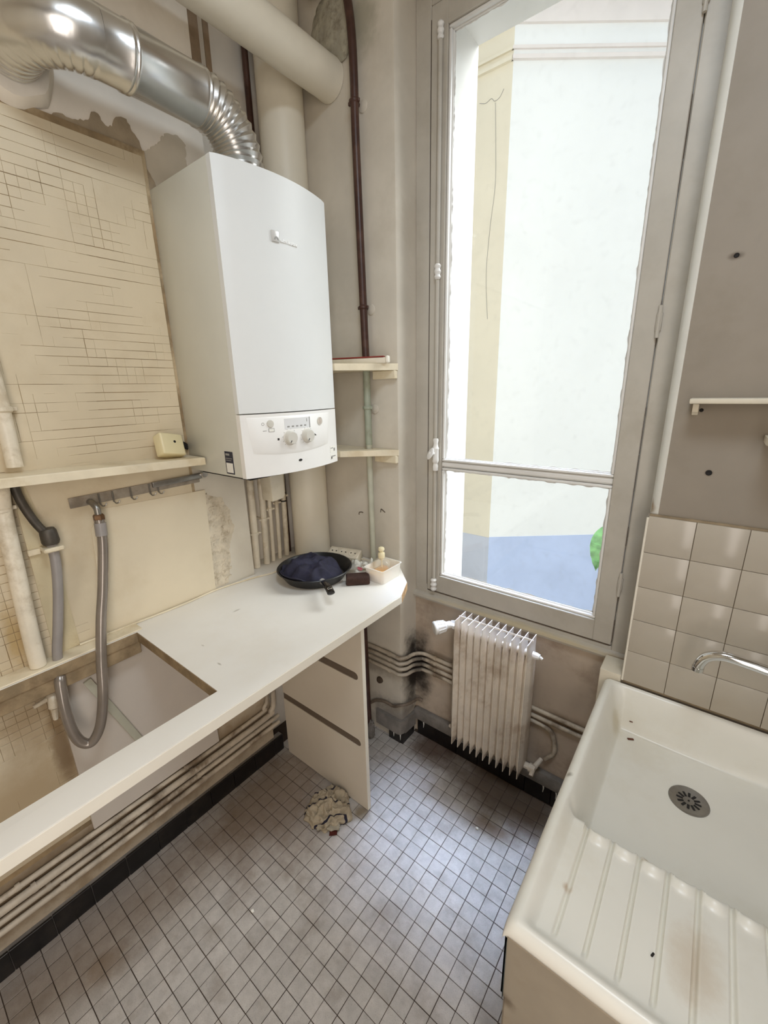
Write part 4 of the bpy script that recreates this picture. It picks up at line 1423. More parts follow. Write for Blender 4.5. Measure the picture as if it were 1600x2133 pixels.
# ---- rail of hooks and manifold
rl = thing('hook_rail', (0.002, 0.57, 1.31), 'metal rail with small hooks set across the painted mosaic', 'rail')
Mr = Matrix.Translation((0, 0.356, 1.326)) @ Matrix.Rotation(math.radians(1.0), 4, 'X')
obj('rail_plate', xform(box(nb(), 0.0008, 0.0042, 0.0, 0.385, -0.016, 0.014, 0.001), Mr), M('scraped_rail', srgb(150, 140, 126), 0.6, var=0.15, vscale=30, tint=srgb(112, 96, 78), tscale=14, tamt=0.6), rl)
obj('polished_bar', xform(box(nb(), 0.0035, 0.014, 0.225, 0.395, -0.003, 0.016, 0.003, 2), Mr), dull_metal, rl)['label'] = 'polished metal bar'
b = nb()
lathe(b, [(0, 0.012), (0.010, 0.012), (0.013, 0.006), (0.013, 0)], mat=Mr @ Matrix.Translation((0.010, 0.398, 0.010)) @ Matrix.Rotation(math.pi / 2, 4, 'Y'), seg=18)
obj('bolt_head', b, chrome, rl)
for y in (0.072, 0.108, 0.158, 0.214, 0.240):
    b = nb()
    box(b, 0.003, 0.0085, y, y + 0.0035, -0.022, 0.012, 0.0008)
    tube(b, catmull([(0.006, y + 0.002, -0.014), (0.012, y + 0.003, -0.024), (0.018, y + 0.009, -0.024), (0.020, y + 0.013, -0.017)], 5), 0.0018, 8)
    xform(b, Mr)
    obj('hook', b, dull_metal, rl)

# ---- drain hose looping through the cut-out
ho = thing('drain_hose', (0.05, 0.4, 1.28), 'shiny grey hose looping down through the sink cut-out', 'hose')
path = catmull([(0.040, 0.408, 1.272), (0.046, 0.402, 1.20), (0.062, 0.374, 1.08), (0.085, 0.345, 0.99), (0.105, 0.318, 0.88), (0.115, 0.300, 0.78), (0.110, 0.278, 0.69), (0.100, 0.252, 0.645), (0.090, 0.230, 0.655),
                (0.084, 0.218, 0.70), (0.080, 0.216, 0.77), (0.069, 0.222, 0.84), (0.056, 0.228, 0.862)], 9)
obj('hose_tube', tube(nb(), path, 0.0138, 18), hose_m, ho)
b = nb()
tube(b, [(0.040, 0.4085, 1.266), (0.040, 0.4085, 1.272), (0.040, 0.4085, 1.284), (0.040, 0.4085, 1.288)], [0.0125, 0.0145, 0.0145, 0.0115], 6)
obj('union_nut', b, brass, ho)['label'] = 'tarnished brass nut'
b = tube(nb(), catmull([(0.040, 0.4085, 1.286), (0.038, 0.4085, 1.305), (0.020, 0.406, 1.318), (0.002, 0.405, 1.32)], 5), 0.009, 12)
obj('elbow_tail', b, dull_metal, ho)
b = tube(nb(), [(0.0405, 0.4080, 1.262), (0.0435, 0.405, 1.225)], 0.0152, 18)
obj('end_sleeve', b, grey_pvc, ho)
# white stub fitting under the batten
sf = thing('pipe_stub', (0.03, 0.19, 0.78), 'white crusted pipe stub under the worktop batten beside the hose', 'fitting')
b = nb()
tube(b, catmull([(0.001, 0.205, 0.80), (0.028, 0.205, 0.806), (0.044, 0.203, 0.798), (0.046, 0.2, 0.775)], 5), 0.013, 14)
tube(b, [(0.046, 0.2, 0.772), (0.044, 0.197, 0.735)], [0.009, 0.006], 10)
tube(b, [(0.030, 0.206, 0.80), (0.034, 0.16, 0.795)], [0.007, 0.006], 10)
obj('stub_body', b, pipe_paint, sf)

# ---- heating pipes along the left wall
for k, (z, r, up) in enumerate(((0.257, 0.0085, 0.900), (0.222, 0.0125, 0.930), (0.185, 0.0095, None), (0.150, 0.0095, None))):
    x = 0.000 + r + 0.001
    if up:
        path = [(x, -1.25, z)] + catmull([(x, -0.6, z + 0.001), (x, 0.2, z - 0.002), (x, up - 0.08, z), (x, up - 0.02, z + 0.02), (x, up, z + 0.08), (x, up + 0.002, 0.60)], 7)
    else:
        path = catmull([(x, -1.25, z), (x, -0.3, z + 0.002), (x, 0.3, z - 0.003), (x, 0.8, z + 0.002), (x, 0.948, z + 0.003)], 6)
    hp = thing('heating_pipe', (x, 0.2, z), ['topmost thin painted pipe along the left wall under the worktop', 'thicker painted pipe second from top along the left wall', 'thin painted pipe third from top along the left wall', 'lowest thin painted pipe along the left wall above the black skirting'][k],
               'pipe', 'heating pipes along the left wall')
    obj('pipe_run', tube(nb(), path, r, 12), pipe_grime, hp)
    for y in (0.02 + 0.03 * k, 0.52 + 0.02 * k):
        b = nb()
        tube(b, [(x, y - 0.006, z), (x, y + 0.006, z)], r + 0.0022, 12)
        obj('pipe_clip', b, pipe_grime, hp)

# ---- pipes under the boiler
for k, (y, r, zc, x, lab) in enumerate(((0.970, 0.0140, 1.05, -0.050, 'thick painted pipe nearest the white wall edge under the boiler'), (1.021, 0.0130, 1.10, -0.050, 'painted pipe second from the wall edge under the boiler'),
                            (1.056, 0.0085, 1.135, -0.050, 'thin painted pipe third from the wall edge under the boiler'), (1.092, 0.0085, 1.155, -0.050, 'thin painted pipe under the white condensate box'),
                            (1.135, 0.0110, 1.175, -0.055, 'painted pipe with a dark collar beside the thick corner pipe'))):
    bp = thing('boiler_pipe', (x, y, 0.9), lab, 'pipe', 'painted pipes beneath the boiler')
    ps = catmull([(x, y - 0.004, 0.901), (x, y, 1.0), (x, y + 0.004, 1.15), (x + 0.004, y + 0.004, 1.28), (x + 0.03, y, 1.36)], 5)
    obj('pipe_run', tube(nb(), ps, r, 14), pipe_paint, bp)
    b = nb()
    tube(b, [(x, y + 0.002, zc - 0.006), (x, y + 0.002, zc + 0.006)], r + 0.003, 14)
    box(b, x - 0.06, x, y - 0.004, y + 0.004, zc - 0.004, zc + 0.004)
    tube(b, [(x + 0.006, y + r, zc), (x + 0.010, y + r + 0.011, zc + 0.001)], 0.0045, 8)
    tube(b, [(x + 0.006, y - r, zc), (x + 0.010, y - r - 0.009, zc + 0.002)], 0.0035, 8)
    obj('pipe_clip', b, pipe_paint, bp)
    if k == 4:
        b = nb()
        tube(b, [(x, y + 0.002, zc - 0.024), (x, y + 0.002, zc - 0.019)], r + 0.0045, 14)
        obj('dark_collar', b, lead, bp)
        b = tube(nb(), [(x, y + 0.002, zc + 0.012), (x, y + 0.002, zc + 0.016)], r + 0.004, 14)
        obj('dark_collar', b, lead, bp)
cbx = thing('condensate_box', (0.02, 1.03, 1.19), 'small white plastic box hanging under the boiler in front of the pipes', 'box')
b = prism(nb(), [(0.996, 1.356), (1.062, 1.356), (1.064, 1.215), (1.054, 1.198), (1.000, 1.194)], -0.012, 0.055, M4=AX_YZ)
bmesh.ops.bevel(b, geom=[e for e in b.edges if e.calc_length() > 0.05], offset=0.004, segments=2, profile=0.5, affect='EDGES')
obj('box_body', b, white_paint, cbx)
obj('box_lip', bx(-0.014, 0.058, 0.992, 1.067, 1.335, 1.345, 0.002), white_paint, cbx)

# ---- frying pan, cloth and the worktop clutter
pc = Vector((0.222, 1.045, 0.9005))
fp = thing('frying_pan', pc, 'black frying pan on the worktop under the boiler', 'pan')
b = nb()
lathe(b, [(0, 0), (0.108, 0), (0.116, 0.004), (0.1425, 0.044), (0.1465, 0.0462), (0.1475, 0.045), (0.1455, 0.0475), (0.1415, 0.0468), (0.113, 0.0085), (0.105, 0.006), (0, 0.006)], pc, seg=56)
obj('bowl', b, pan_m, fp)
hd = Vector((0.85, -0.527, 0)).normalized()
b = tube(nb(), catmull([pc + hd * 0.138 + Vector((0, 0, 0.036)), pc + hd * 0.160 + Vector((0, 0, 0.047)), pc + hd * 0.19 + Vector((0, 0, 0.056)), pc + hd * 0.235 + Vector((0, 0, 0.062)), pc + hd * 0.272 + Vector((0, 0, 0.060)), pc + hd * 0.282 + Vector((0, 0, 0.058))], 6),
         [0.008] * 6 + [0.0095] * 6 + [0.0115] * 6 + [0.0135] * 6 + [0.0135] * 4 + [0.012, 0.009, 0.004], 16)
for v in b.verts:
    q = v.co - pc
    t = q.dot(hd)
    ctr = 0.047 + 0.012 * sstep(0.14, 0.24, t)
    v.co.z = pc.z + ctr + (q.z - ctr) * 0.72
obj('handle', b, bakelite, fp)
b = nb()
side = Vector((-hd.y, hd.x, 0))
lathe(b, [(0.006, 0.0), (0.0085, 0.001), (0.0085, 0.003), (0.006, 0.004), (0.006, 0.0)], mat=Matrix.Translation(pc + hd * 0.262 + Vector((0, 0, 0.0675))), seg=16)
obj('hanging_eye', b, chrome, fp)
b = tube(nb(), [pc + hd * 0.128 + Vector((0, 0, 0.034)), pc + hd * 0.142 + Vector((0, 0, 0.043))], 0.0105, 12)
obj('handle_bracket', b, dull_metal, fp)

b = nb()
NR, NA = 34, 96
cc = Vector((0.218, 1.030, 0))
rows = []
for i in range(NR + 1):
    row = []
    t = i / NR
    for k in range(NA):
        a = 2 * math.pi * k / NA
        ca, sa = math.cos(a), math.sin(a)
        R0 = 0.121 + 0.016 * nz3(ca * 1.3, sa * 1.3, 3.1) + 0.007 * nz3(ca * 3.5, sa * 3.5, 6.2)
        px, py = cc.x + ca * R0 * t, cc.y + sa * R0 * t
        u, v = ca * t, sa * t
        h = 0.072 * (1 - t ** 2.8)
        fa = max(0.0, 1 - abs(nz3(u * 1.5 + 2.0, v * 1.2, 4.2)) * 3.2)
        fb = max(0.0, 1 - abs(nz3(u * 2.3 - v * 1.1, v * 1.9, 9.4)) * 3.0)
        z = 0.916 + h * (0.74 + 0.32 * nz3(u * 1.4, v * 1.4, 7.7)) + (0.030 * fa ** 1.3 + 0.020 * fb ** 1.3) * (1 - t ** 4) + 0.003 * nz3(u * 7, v * 7, 2)
        if z > 0.972:
            z = 0.972 + (z - 0.972) * 0.4
        r = math.hypot(px - pc.x, py - pc.y)
        z = max(z, 0.9125 + max(0.0, r - 0.106) * 1.22)
        row.append(b.verts.new((px, py, z)))
    rows.append(row)
ctr = b.verts.new((cc.x, cc.y, rows[1][0].co.z))
for k in range(NA):
    b.faces.new((ctr, rows[1][k], rows[1][(k + 1) % NA]))
for v in rows[0]:
    b.verts.remove(v)
for i in range(1, NR):
    for k in range(NA):
        b.faces.new((rows[i][k], rows[i][(k + 1) % NA], rows[i + 1][(k + 1) % NA], rows[i + 1][k]))
bmesh.ops.recalc_face_normals(b, faces=b.faces[:])
bmesh.ops.solidify(b, geom=b.faces[:], thickness=0.003)
tag(obj('crumpled_cloth', b, navy_cloth, smooth=75), 'crumpled navy cloth piled in the frying pan', 'cloth')

pk = thing('crumpled_wrapper', (0.335, 1.145, 0.9), 'small crumpled white wrapper with pink print between pan and sponge', 'wrapper')


def crumple_sheet(cx, cy, w, l, ang, z0, amp, seed, n=12):
    b = nb()
    g = []
    ca, sa = math.cos(ang), math.sin(ang)
    for i in range(n + 1):
        row = []
        for j in range(n + 1):
            u, v = (i / n - 0.5) * w, (j / n - 0.5) * l
            z = z0 + amp * (0.6 + nz3(u * 40 + seed, v * 40, seed)) + 0.4 * amp * abs(nz3(u * 90, v * 90, seed))
            row.append(b.verts.new((cx + ca * u - sa * v, cy + sa * u + ca * v, z)))
        g.append(row)
    for i in range(n):
        for j in range(n):
            b.faces.new((g[i][j], g[i + 1][j], g[i + 1][j + 1], g[i][j + 1]))
    bmesh.ops.solidify(b, geom=b.faces[:], thickness=0.0012)
    return b


obj('foil', crumple_sheet(0.345, 1.185, 0.085, 0.055, 0.5, 0.904, 0.042, 3), label_white, pk, smooth=30)
obj('foil', crumple_sheet(0.372, 1.146, 0.044, 0.036, 0.9, 0.903, 0.024, 8), label_white, pk, smooth=30)
obj('pink_print', crumple_sheet(0.366, 1.152, 0.018, 0.016, 0.5, 0.928, 0.010, 5, 6), pink_m, pk)
obj('green_corner', crumple_sheet(0.366, 1.124, 0.020, 0.014, 0.9, 0.903, 0.008, 6, 6), green_m, pk)

ps_ = thing('power_strip', (0.205, 1.225, 0.9), 'old white multi-socket strip lying behind the frying pan', 'power strip')
Ms = Matrix.Translation((0.212, 1.238, 0.901)) @ Matrix.Rotation(math.radians(15), 4, 'Z') @ Matrix.Rotation(math.radians(24), 4, 'X')
obj('strip_body', xform(box(nb(), -0.074, 0.074, -0.028, 0.028, 0.012, 0.052, 0.006, 3), Ms), socket_m, ps_)
for x in (-0.045, 0.0, 0.045):
    b = nb()
    lathe(b, [(0, 0.0005), (0.0165, 0.0005), (0.0185, 0.0015), (0.0195, 0)], mat=Ms @ Matrix.Translation((x, 0, 0.052)), seg=24)
    s = obj('socket', b, white_paint, ps_)
    b = nb()
    for dx in (-0.0095, 0.0095):
        lathe(b, [(0, 0.0016), (0.0028, 0.0016), (0.0028, 0)], mat=Ms @ Matrix.Translation((x + dx, 0, 0.0522)), seg=10)
    obj('socket_hole', b, shadow_hole, s)
b = tube(nb(), catmull([(0.286, 1.252, 0.922), (0.31, 1.262, 0.918), (0.345, 1.268, 0.912), (0.365, 1.250, 0.905), (0.350, 1.215, 0.9035), (0.318, 1.205, 0.9035), (0.305, 1.23, 0.9035), (0.33, 1.245, 0.9085), (0.372, 1.285, 0.9035)], 8), 0.0036, 8)
obj('flex', b, socket_m, ps_)
b = tube(nb(), catmull([(0.008, 0.30, 0.907), (0.009, 0.466, 0.9035), (0.014, 0.62, 0.9033), (0.006, 0.743, 0.9033), (0.030, 0.884, 0.9033), (0.055, 0.96, 0.9033), (0.060, 1.04, 0.9035), (0.062, 1.10, 0.9035)], 8), 0.0032, 8)
tag(obj('loose_cable', b, shelf_paint), 'thin cream cable lying along the back of the worktop', 'cable')

b = xform(box(nb(), -0.045, 0.045, -0.026, 0.026, 0.0, 0.032, 0.006, 3), Matrix.Translation((0.397, 1.102, 0.9005)) @ Matrix.Rotation(math.radians(44), 4, 'Z'))
tag(obj('sponge', b, sponge_m), 'dark brown sponge block between pan and plastic tub', 'sponge')


def tub(bm, x0, x1, y0, y1, z0, z1, taper, th, closed_top=False):
    """rounded rectangular open box"""
    def ring(ins, z, r=0.010):
        pts = []
        for (cx, cy, a0) in ((x1 - ins - r, y1 - ins - r, 0), (x0 + ins + r, y1 - ins - r, 90), (x0 + ins + r, y0 + ins + r, 180), (x1 - ins - r, y0 + ins + r, 270)):
            for k in range(5):
                a = math.radians(a0 + 90 * k / 4)
                pts.append(bm.verts.new((cx + r * math.cos(a), cy + r * math.sin(a), z)))
        return pts
    seq = [ring(taper, z0), ring(0, z1 - 0.003), ring(-0.003, z1 - 0.002), ring(-0.003, z1), ring(th, z1), ring(taper + th, z0 + th)]
    for A, B in zip(seq, seq[1:]):
        for k in range(len(A)):
            bm.faces.new((A[k], A[(k + 1) % len(A)], B[(k + 1) % len(A)], B[k]))
    bm.faces.new(seq[0][::-1])
    bm.faces.new(seq[-1])
    return bm


tb = thing('plastic_tub', (0.449, 1.195, 0.9005), 'milky plastic tub with a little yellow liquid at the worktop end', 'tub')
obj('tub_wall', tub(nb(), 0.403, 0.495, 1.135, 1.255, 0.9005, 0.957, 0.006, 0.0016), tub_m, tb)
b = prism(nb(), [(0.4125, 1.145), (0.470, 1.145), (0.482, 1.156), (0.470, 1.21), (0.435, 1.240), (0.4115, 1.240)], 0.9030, 0.9300)
obj('liquid', b, yellow_liq, tb)['label'] = 'yellow liquid soap'
sbt = thing('pump_bottle', (0.425, 1.2, 0.903), 'clear soap bottle with an ivory pump standing in the plastic tub', 'bottle')
bc = Vector((0.428, 1.212, 0.9306))
b = nb()
lathe(b, [(0, 0), (0.034, 0), (0.036, 0.004), (0.0365, 0.014), (0.033, 0.028), (0.024, 0.036), (0.014, 0.041), (0.013, 0.045)], bc, seg=32)
obj('bottle_body', b, bottle_m, sbt)
b = nb()
lathe(b, [(0, 0.035), (0.008, 0.035), (0.0085, 0.042), (0.0125, 0.043), (0.0135, 0.048), (0.0135, 0.062), (0.0115, 0.066), (0.0075, 0.067), (0.0065, 0.072), (0.012, 0.075), (0.0130, 0.080), (0.0105, 0.086), (0.005, 0.089), (0, 0.0895)], bc, seg=26)
obj('pump_head', b, pump_m, sbt)
b = tube(nb(), [bc + Vector((0, 0, 0.003)), bc + Vector((0.001, 0, 0.036))], 0.0032, 10)
obj('dip_tube', b, pump_m, sbt)

# ---- rag on the floor
rag = thing('floor_rag', (0.41, 0.86, 0), 'crumpled beige rag with dark stripes on the floor by the panel', 'rag')
b = nb()
bmesh.ops.create_uvsphere(b, u_segments=96, v_segments=64, radius=1.0)
wv = []
b.verts.ensure_lookup_table()
for v in b.verts:
    d = v.co.normalized()
    ang = math.atan2(d.y, d.x)
    rr_ = 0.078 + 0.016 * nz3(math.cos(ang) * 1.6, math.sin(ang) * 1.6, 2.2) + 0.008 * nz3(math.cos(ang) * 5, math.sin(ang) * 5, 5)
    hgt = 0.052
    w1 = nz3(d.x * 2.2 + 3, d.y * 2.2, d.z * 2.2)
    w2 = 1 - abs(nz3(d.x * 3.1, d.y * 3.1 + 5, d.z * 3.1)) * 2.4
    w3 = 1 - abs(nz3(d.x * 6.2, d.y * 6.2, d.z * 6.2 + 4)) * 2.4
    rad_ = math.hypot(d.x, d.y)
    k = 1 + 0.18 * w1 + 0.10 * w2 + 0.03 * w3
    x, y = d.x * rr_ * k, d.y * rr_ * k
    z = max(0.0, d.z) * hgt * (0.72 + 0.36 * w2 + 0.14 * w3 + 0.3 * w1) + 0.004
    if d.z < 0:
        z = 0.001
    v.co = Vector((0.408 + x * 0.98 + y * 0.15, 0.862 + y * 1.02 - x * 0.1, max(0.0008, z)))
    wv.append((d.x * 0.075 - d.y * 0.05 + 0.022 * nz3(d.x * 1.6, d.y * 1.6, d.z * 1.6 + 8), d.y * 0.09, d.z * 0.06))
o = obj('rag_cloth', b, rag_m, rag, smooth=80)
at = o.data.attributes.new('weave', 'FLOAT_VECTOR', 'POINT')
for i, w in enumerate(wv):
    at.data[i].vector = w
b = crumple_sheet(0.487, 0.806, 0.030, 0.018, 0.6, 0.001, 0.007, 4, 8)
obj('rag_corner', b, M('red_brown_fabric', srgb(110, 52, 42), 0.9, var=0.2, vscale=60), rag, smooth=60)['label'] = 'red brown corner of the rag'
b = crumple_sheet(0.455, 0.815, 0.085, 0.045, 0.62, 0.002, 0.016, 9, 14)
o = obj('rag_flap', b, M('pale_rag_fabric', srgb(206, 196, 176), 0.95, var=0.08, vscale=40), rag, smooth=60)

# ---- radiator
rd = thing('radiator', (0.85, 1.35, 0.155), 'cream column radiator with eleven fins under the window', 'radiator')
NX, X0R, PR = 11, 0.712, 0.0283
yf, yb2, zb_, zt_ = 1.302, 1.392, 0.158, 0.748
for k in range(NX):
    xc = X0R + PR * k
    b = nb()
    rings = []
    zs = [zb_, zb_ + 0.012, zb_ + 0.03, zb_ + 0.05, 0.40, zt_ - 0.13, zt_ - 0.075, zt_ - 0.045, zt_ - 0.02, zt_]
    fat = [0.0, 0.0, 0.55, 1.0, 1.0, 1.0, 0.85, 0.45, 0.06, 0.0]
    for z, f in zip(zs, fat):
        ring = []
        th = 0.0014
        prof = [(0.0, th), (0.05, th + f * 0.0012), (0.14, th + f * 0.0105), (0.24, th + f * 0.0126), (0.5, th + f * 0.0126), (0.62, th + f * 0.0126), (0.80, th + f * 0.0105), (0.94, th), (1.0, th)]
        for (t, w) in prof:
            ring.append(b.verts.new((xc + w, yf + (yb2 - yf) * t, z)))
        for (t, w) in prof[::-1]:
            ring.append(b.verts.new((xc - w, yf + (yb2 - yf) * t, z)))
        rings.append(ring)
    for A, B in zip(rings, rings[1:]):
        for i in range(len(A)):
            b.faces.new((A[i], A[(i + 1) % len(A)], B[(i + 1) % len(A)], B[i]))
    b.faces.new(rings[0][::-1]); b.faces.new(rings[-1])
    obj('radiator_fin', b, rad_m, rd, smooth=40)
xe = X0R + PR * (NX - 1)
obj('top_seam', bx(X0R - 0.006, xe + 0.006, 1.3455, 1.3485, zt_ - 0.006, zt_ + 0.0008), rad_m, rd)
for z in (0.205, 0.690):
    obj('header_pipe', tube(nb(), [(X0R - 0.012, 1.347, z), (xe + 0.012, 1.347, z)], 0.0135, 14), rad_m, rd)
dirv = Vector((-0.62, -0.76, -0.10)).normalized()
mv = dirv.to_track_quat('Z', 'Y').to_matrix().to_4x4()
mv = mv @ Matrix.Scale(1.22, 4)
mv.translation = Vector((0.670, 1.352, 0.694))
b = nb()
lathe(b, [(0, 0), (0.009, 0), (0.012, 0.004), (0.012, 0.016), (0.015, 0.020), (0.0175, 0.024), (0.0215, 0.052), (0.0225, 0.055), (0.0225, 0.059), (0.019, 0.062), (0, 0.0625)], mat=mv, seg=30)
tv = obj('thermostatic_valve', b, valve_white, rd)
tv['label'] = 'white ribbed thermostatic valve head'
b = nb()
for k in range(12):
    a = 2 * math.pi * k / 12
    t = box(nb(), -0.0022, 0.0022, 0.0172, 0.0192, 0.0, 0.026, 0.0006)
    xform(t, mv @ Matrix.Rotation(a, 4, 'Z') @ Matrix.Translation((0, 0, 0.026)) @ Matrix.Rotation(math.radians(-8.2), 4, 'X'))
    me = bpy.data.meshes.new('tmp'); t.to_mesh(me); t.free(); b.from_mesh(me); bpy.data.meshes.remove(me)
obj('valve_rib', b, valve_white, tv)
b = nb()
tube(b, [(0.668, 1.352, 0.690), (0.702, 1.348, 0.690)], [0.010, 0.0085], 14)
tube(b, [(0.672, 1.356, 0.700), (0.672, 1.375, 0.690), (0.672, 1.398, 0.66)], [0.010, 0.010, 0.009], 14)
tube(b, [(0.680, 1.352, 0.690), (0.690, 1.351, 0.690)], 0.0135, 6)
obj('valve_body', b, valve_white, rd)
b = nb()
tube(b, [(xe + 0.006, 1.347, 0.690), (xe + 0.020, 1.347, 0.690), (xe + 0.032, 1.347, 0.690)], [0.0125, 0.0125, 0.0095], 8)
tube(b, [(xe + 0.032, 1.347, 0.690), (xe + 0.042, 1.346, 0.686)], 0.005, 8)
obj('bleed_plug', b, valve_white, rd)
b = nb()
tube(b, [(xe + 0.004, 1.347, 0.200), (xe + 0.030, 1.347, 0.200)], [0.013, 0.0125], 10)
tube(b, [(xe + 0.030, 1.347, 0.200), (xe + 0.052, 1.347, 0.198)], [0.017, 0.015], 8)
tube(b, [(xe + 0.045, 1.347, 0.2), (xe + 0.046, 1.325, 0.185)], [0.010, 0.008], 10)
tube(b, [(xe + 0.046, 1.35, 0.2), (xe + 0.060, 1.395, 0.215)], [0.010, 0.008], 10)
obj('return_valve', b, rad_m, rd)
b = nb()
tube(b, [(X0R - 0.004, 1.347, 0.205), (X0R - 0.020, 1.347, 0.205), (X0R - 0.026, 1.347, 0.203)], [0.013, 0.013, 0.009], 8)
tube(b, [(X0R - 0.026, 1.347, 0.203), (X0R - 0.036, 1.347, 0.201)], [0.011, 0.006], 8)
obj('blanking_plug', b, rad_m, rd)

# ---- pipes running round the alcove corner to the radiator
def corner_path(z0, z1, r, tail, yoff=0.0):
    ya = 1.318 - r - 0.001
    yw = 1.425 - r - 0.001
    base = [(0.10, ya, z0), (0.30, ya, z0 + 0.002), (0.400, ya, z0 + 0.001), (0.436, ya - 0.001, z0), (0.4565 + r * 0.6, 1.330, z0), (0.4620 + r * 0.8, 1.368, z0 - 0.002), (0.476 + r, 1.405 - r, (z0 + z1) / 2), (0.505 + r, yw, z1)]
    return catmull(base + tail, 7)


specs = (
    (0.462, 0.452, 0.0085, [(0.58, 1.4155, 0.450), (0.634, 1.4155, 0.449), (0.659, 1.4140, 0.466), (0.667, 1.413, 0.52), (0.669, 1.411, 0.60), (0.671, 1.402, 0.655)], 'topmost pipe round the alcove corner rising to the radiator valve'),
    (0.434, 0.424, 0.0085, [(0.70, 1.4155, 0.422), (0.9, 1.4155, 0.416), (1.08, 1.4155, 0.412), (1.26, 1.4155, 0.408)], 'second pipe down round the sooty alcove corner behind the radiator'),
    (0.406, 0.394, 0.0085, [(0.70, 1.4155, 0.390), (0.9, 1.4155, 0.384), (1.08, 1.4155, 0.380), (1.26, 1.4155, 0.376)], 'third pipe down round the sooty alcove corner behind the radiator'),
    (0.376, 0.366, 0.0085, [(0.70, 1.4155, 0.362), (0.9, 1.4155, 0.356), (1.03, 1.4155, 0.354), (1.075, 1.4155, 0.338), (1.092, 1.4155, 0.29), (1.092, 1.4155, 0.245), (1.066, 1.404, 0.214)], 'lowest painted pipe round the alcove corner ending at the radiator return'),
)
for (z0, z1, r, tail, lab) in specs:
    pp = thing('corner_pipe', (0.46, 1.33, z0), lab, 'pipe', 'heating pipes round the alcove corner')
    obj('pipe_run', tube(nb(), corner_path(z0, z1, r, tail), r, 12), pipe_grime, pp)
    for x, y in ((0.385, 1.3085), (0.56, 1.4155)):
        b = nb()
        tube(b, [(x - 0.006, y, z0 if x < 0.5 else z1 - 0.001), (x + 0.006, y, z0 if x < 0.5 else z1 - 0.001)], r + 0.002, 12)
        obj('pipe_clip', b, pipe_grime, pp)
b = tube(nb(), catmull([(0.22, 1.3075, 0.10), (0.27, 1.3075, 0.145), (0.30, 1.3075, 0.170), (0.35, 1.3075, 0.188), (0.40, 1.3075, 0.188), (0.440, 1.3070, 0.212), (0.466, 1.336, 0.214), (0.470, 1.38, 0.204), (0.475, 1.405, 0.20), (0.49, 1.418, 0.19)], 6), 0.0072, 10)
tag(obj('gas_pipe', b, M('dark_grimy_pipe', srgb(122, 108, 94), 0.5, var=0.15, vscale=30, tint=srgb(70, 56, 46), tscale=14, tamt=0.7)), 'thin grimy wavy pipe low on the alcove corner above the skirting', 'pipe')
fp2 = thing('floor_pipe', (0.292, 1.25, 0.0), 'dark brown pipe rising from the floor behind the cabinet panel', 'pipe')
obj('pipe_run', tube(nb(), [(0.296, 1.25, 0.02), (0.284, 1.25, 0.865)], 0.014, 14), brown_paint, fp2)
b = tube(nb(), [(0.284, 1.25, 0.835), (0.284, 1.25, 0.862)], 0.019, 14)
obj('flange', b, pipe_paint, fp2)
b = nb()
bmesh.ops.create_icosphere(b, subdivisions=4, radius=1.0)
for v in b.verts:
    d = v.co.copy()
    k = 1 + 0.35 * nz3(d.x * 3, d.y * 3, d.z * 5) + 0.2 * nz3(d.x * 9, d.y * 9, d.z * 9)
    v.co = Vector((0.298 + d.x * 0.024 * k, 1.25 + d.y * 0.024 * k, max(0.0, 0.04 + d.z * 0.058 * k)))
obj('cement_foot', b, cement, fp2, smooth=70)

# ---- sink
SX0, SX1, SY0, SY1, SZ = 1.239, 1.93, 0.508, 1.3035, 0.732


def sink_z(x, y):
    dl = x - SX0
    df = y - SY0
    db = SY1 - y
    dr = SX1 - x
    # drainboard surface
    slope = 0.714 - 0.010 * (y - SY0) / 0.29
    gi = (x - 1.3115) / 0.0482
    k = round(gi)
    if -0.5 < k < 11:
        dx = abs(gi - k) * 0.0482
        run = sstep(0.548, 0.566, y)
        g = run * max(0.0, 1 - (dx / 0.0046) ** 2)
        slope -= 0.0085 * g
        # dull rib to the left of each channel, crisp to the right
        sx = (gi - k) * 0.0482
        slope += 0.0008 * run * math.exp(-((sx - 0.0078) / 0.004) ** 2)
    fr = gi - math.floor(gi)
    hump = math.sin(math.pi * fr) if x > 1.305 else 0.0
    lip = 0.784 + 0.016 * (1 - hump) ** 1.5
    slope += 0.0115 * hump * sstep(lip - 0.026, lip - 0.005, y) * (1 - sstep(lip - 0.004, lip + 0.01, y))
    bot = 0.603 + 0.014 * min(1.0, math.hypot(x - 1.486, y - 1.10) / 0.30)
    t = sstep(lip - 0.002, lip + 0.036, y)
    z = slope * (1 - t) + bot * t
    # walls of the bowl
    bowl_left = sstep(0.022, 0.070, dl)
    board_left = sstep(0.020, 0.046, dl)
    wl = board_left * (1 - t) + bowl_left * t
    wb = sstep(0.004, 0.058, db)
    wf = sstep(0.018, 0.040, df)
    wr_ = sstep(0.02, 0.06, dr)
    w = wl * wb * wf * wr_
    zz = SZ * (1 - w) + z * w
    # rounded outer arris
    for d in (dl, df):
        if d < 0.020:
            q = 1 - d / 0.020
            zz -= 0.022 * (1 - math.sqrt(max(0.0, 1 - q * q)))
    return zz


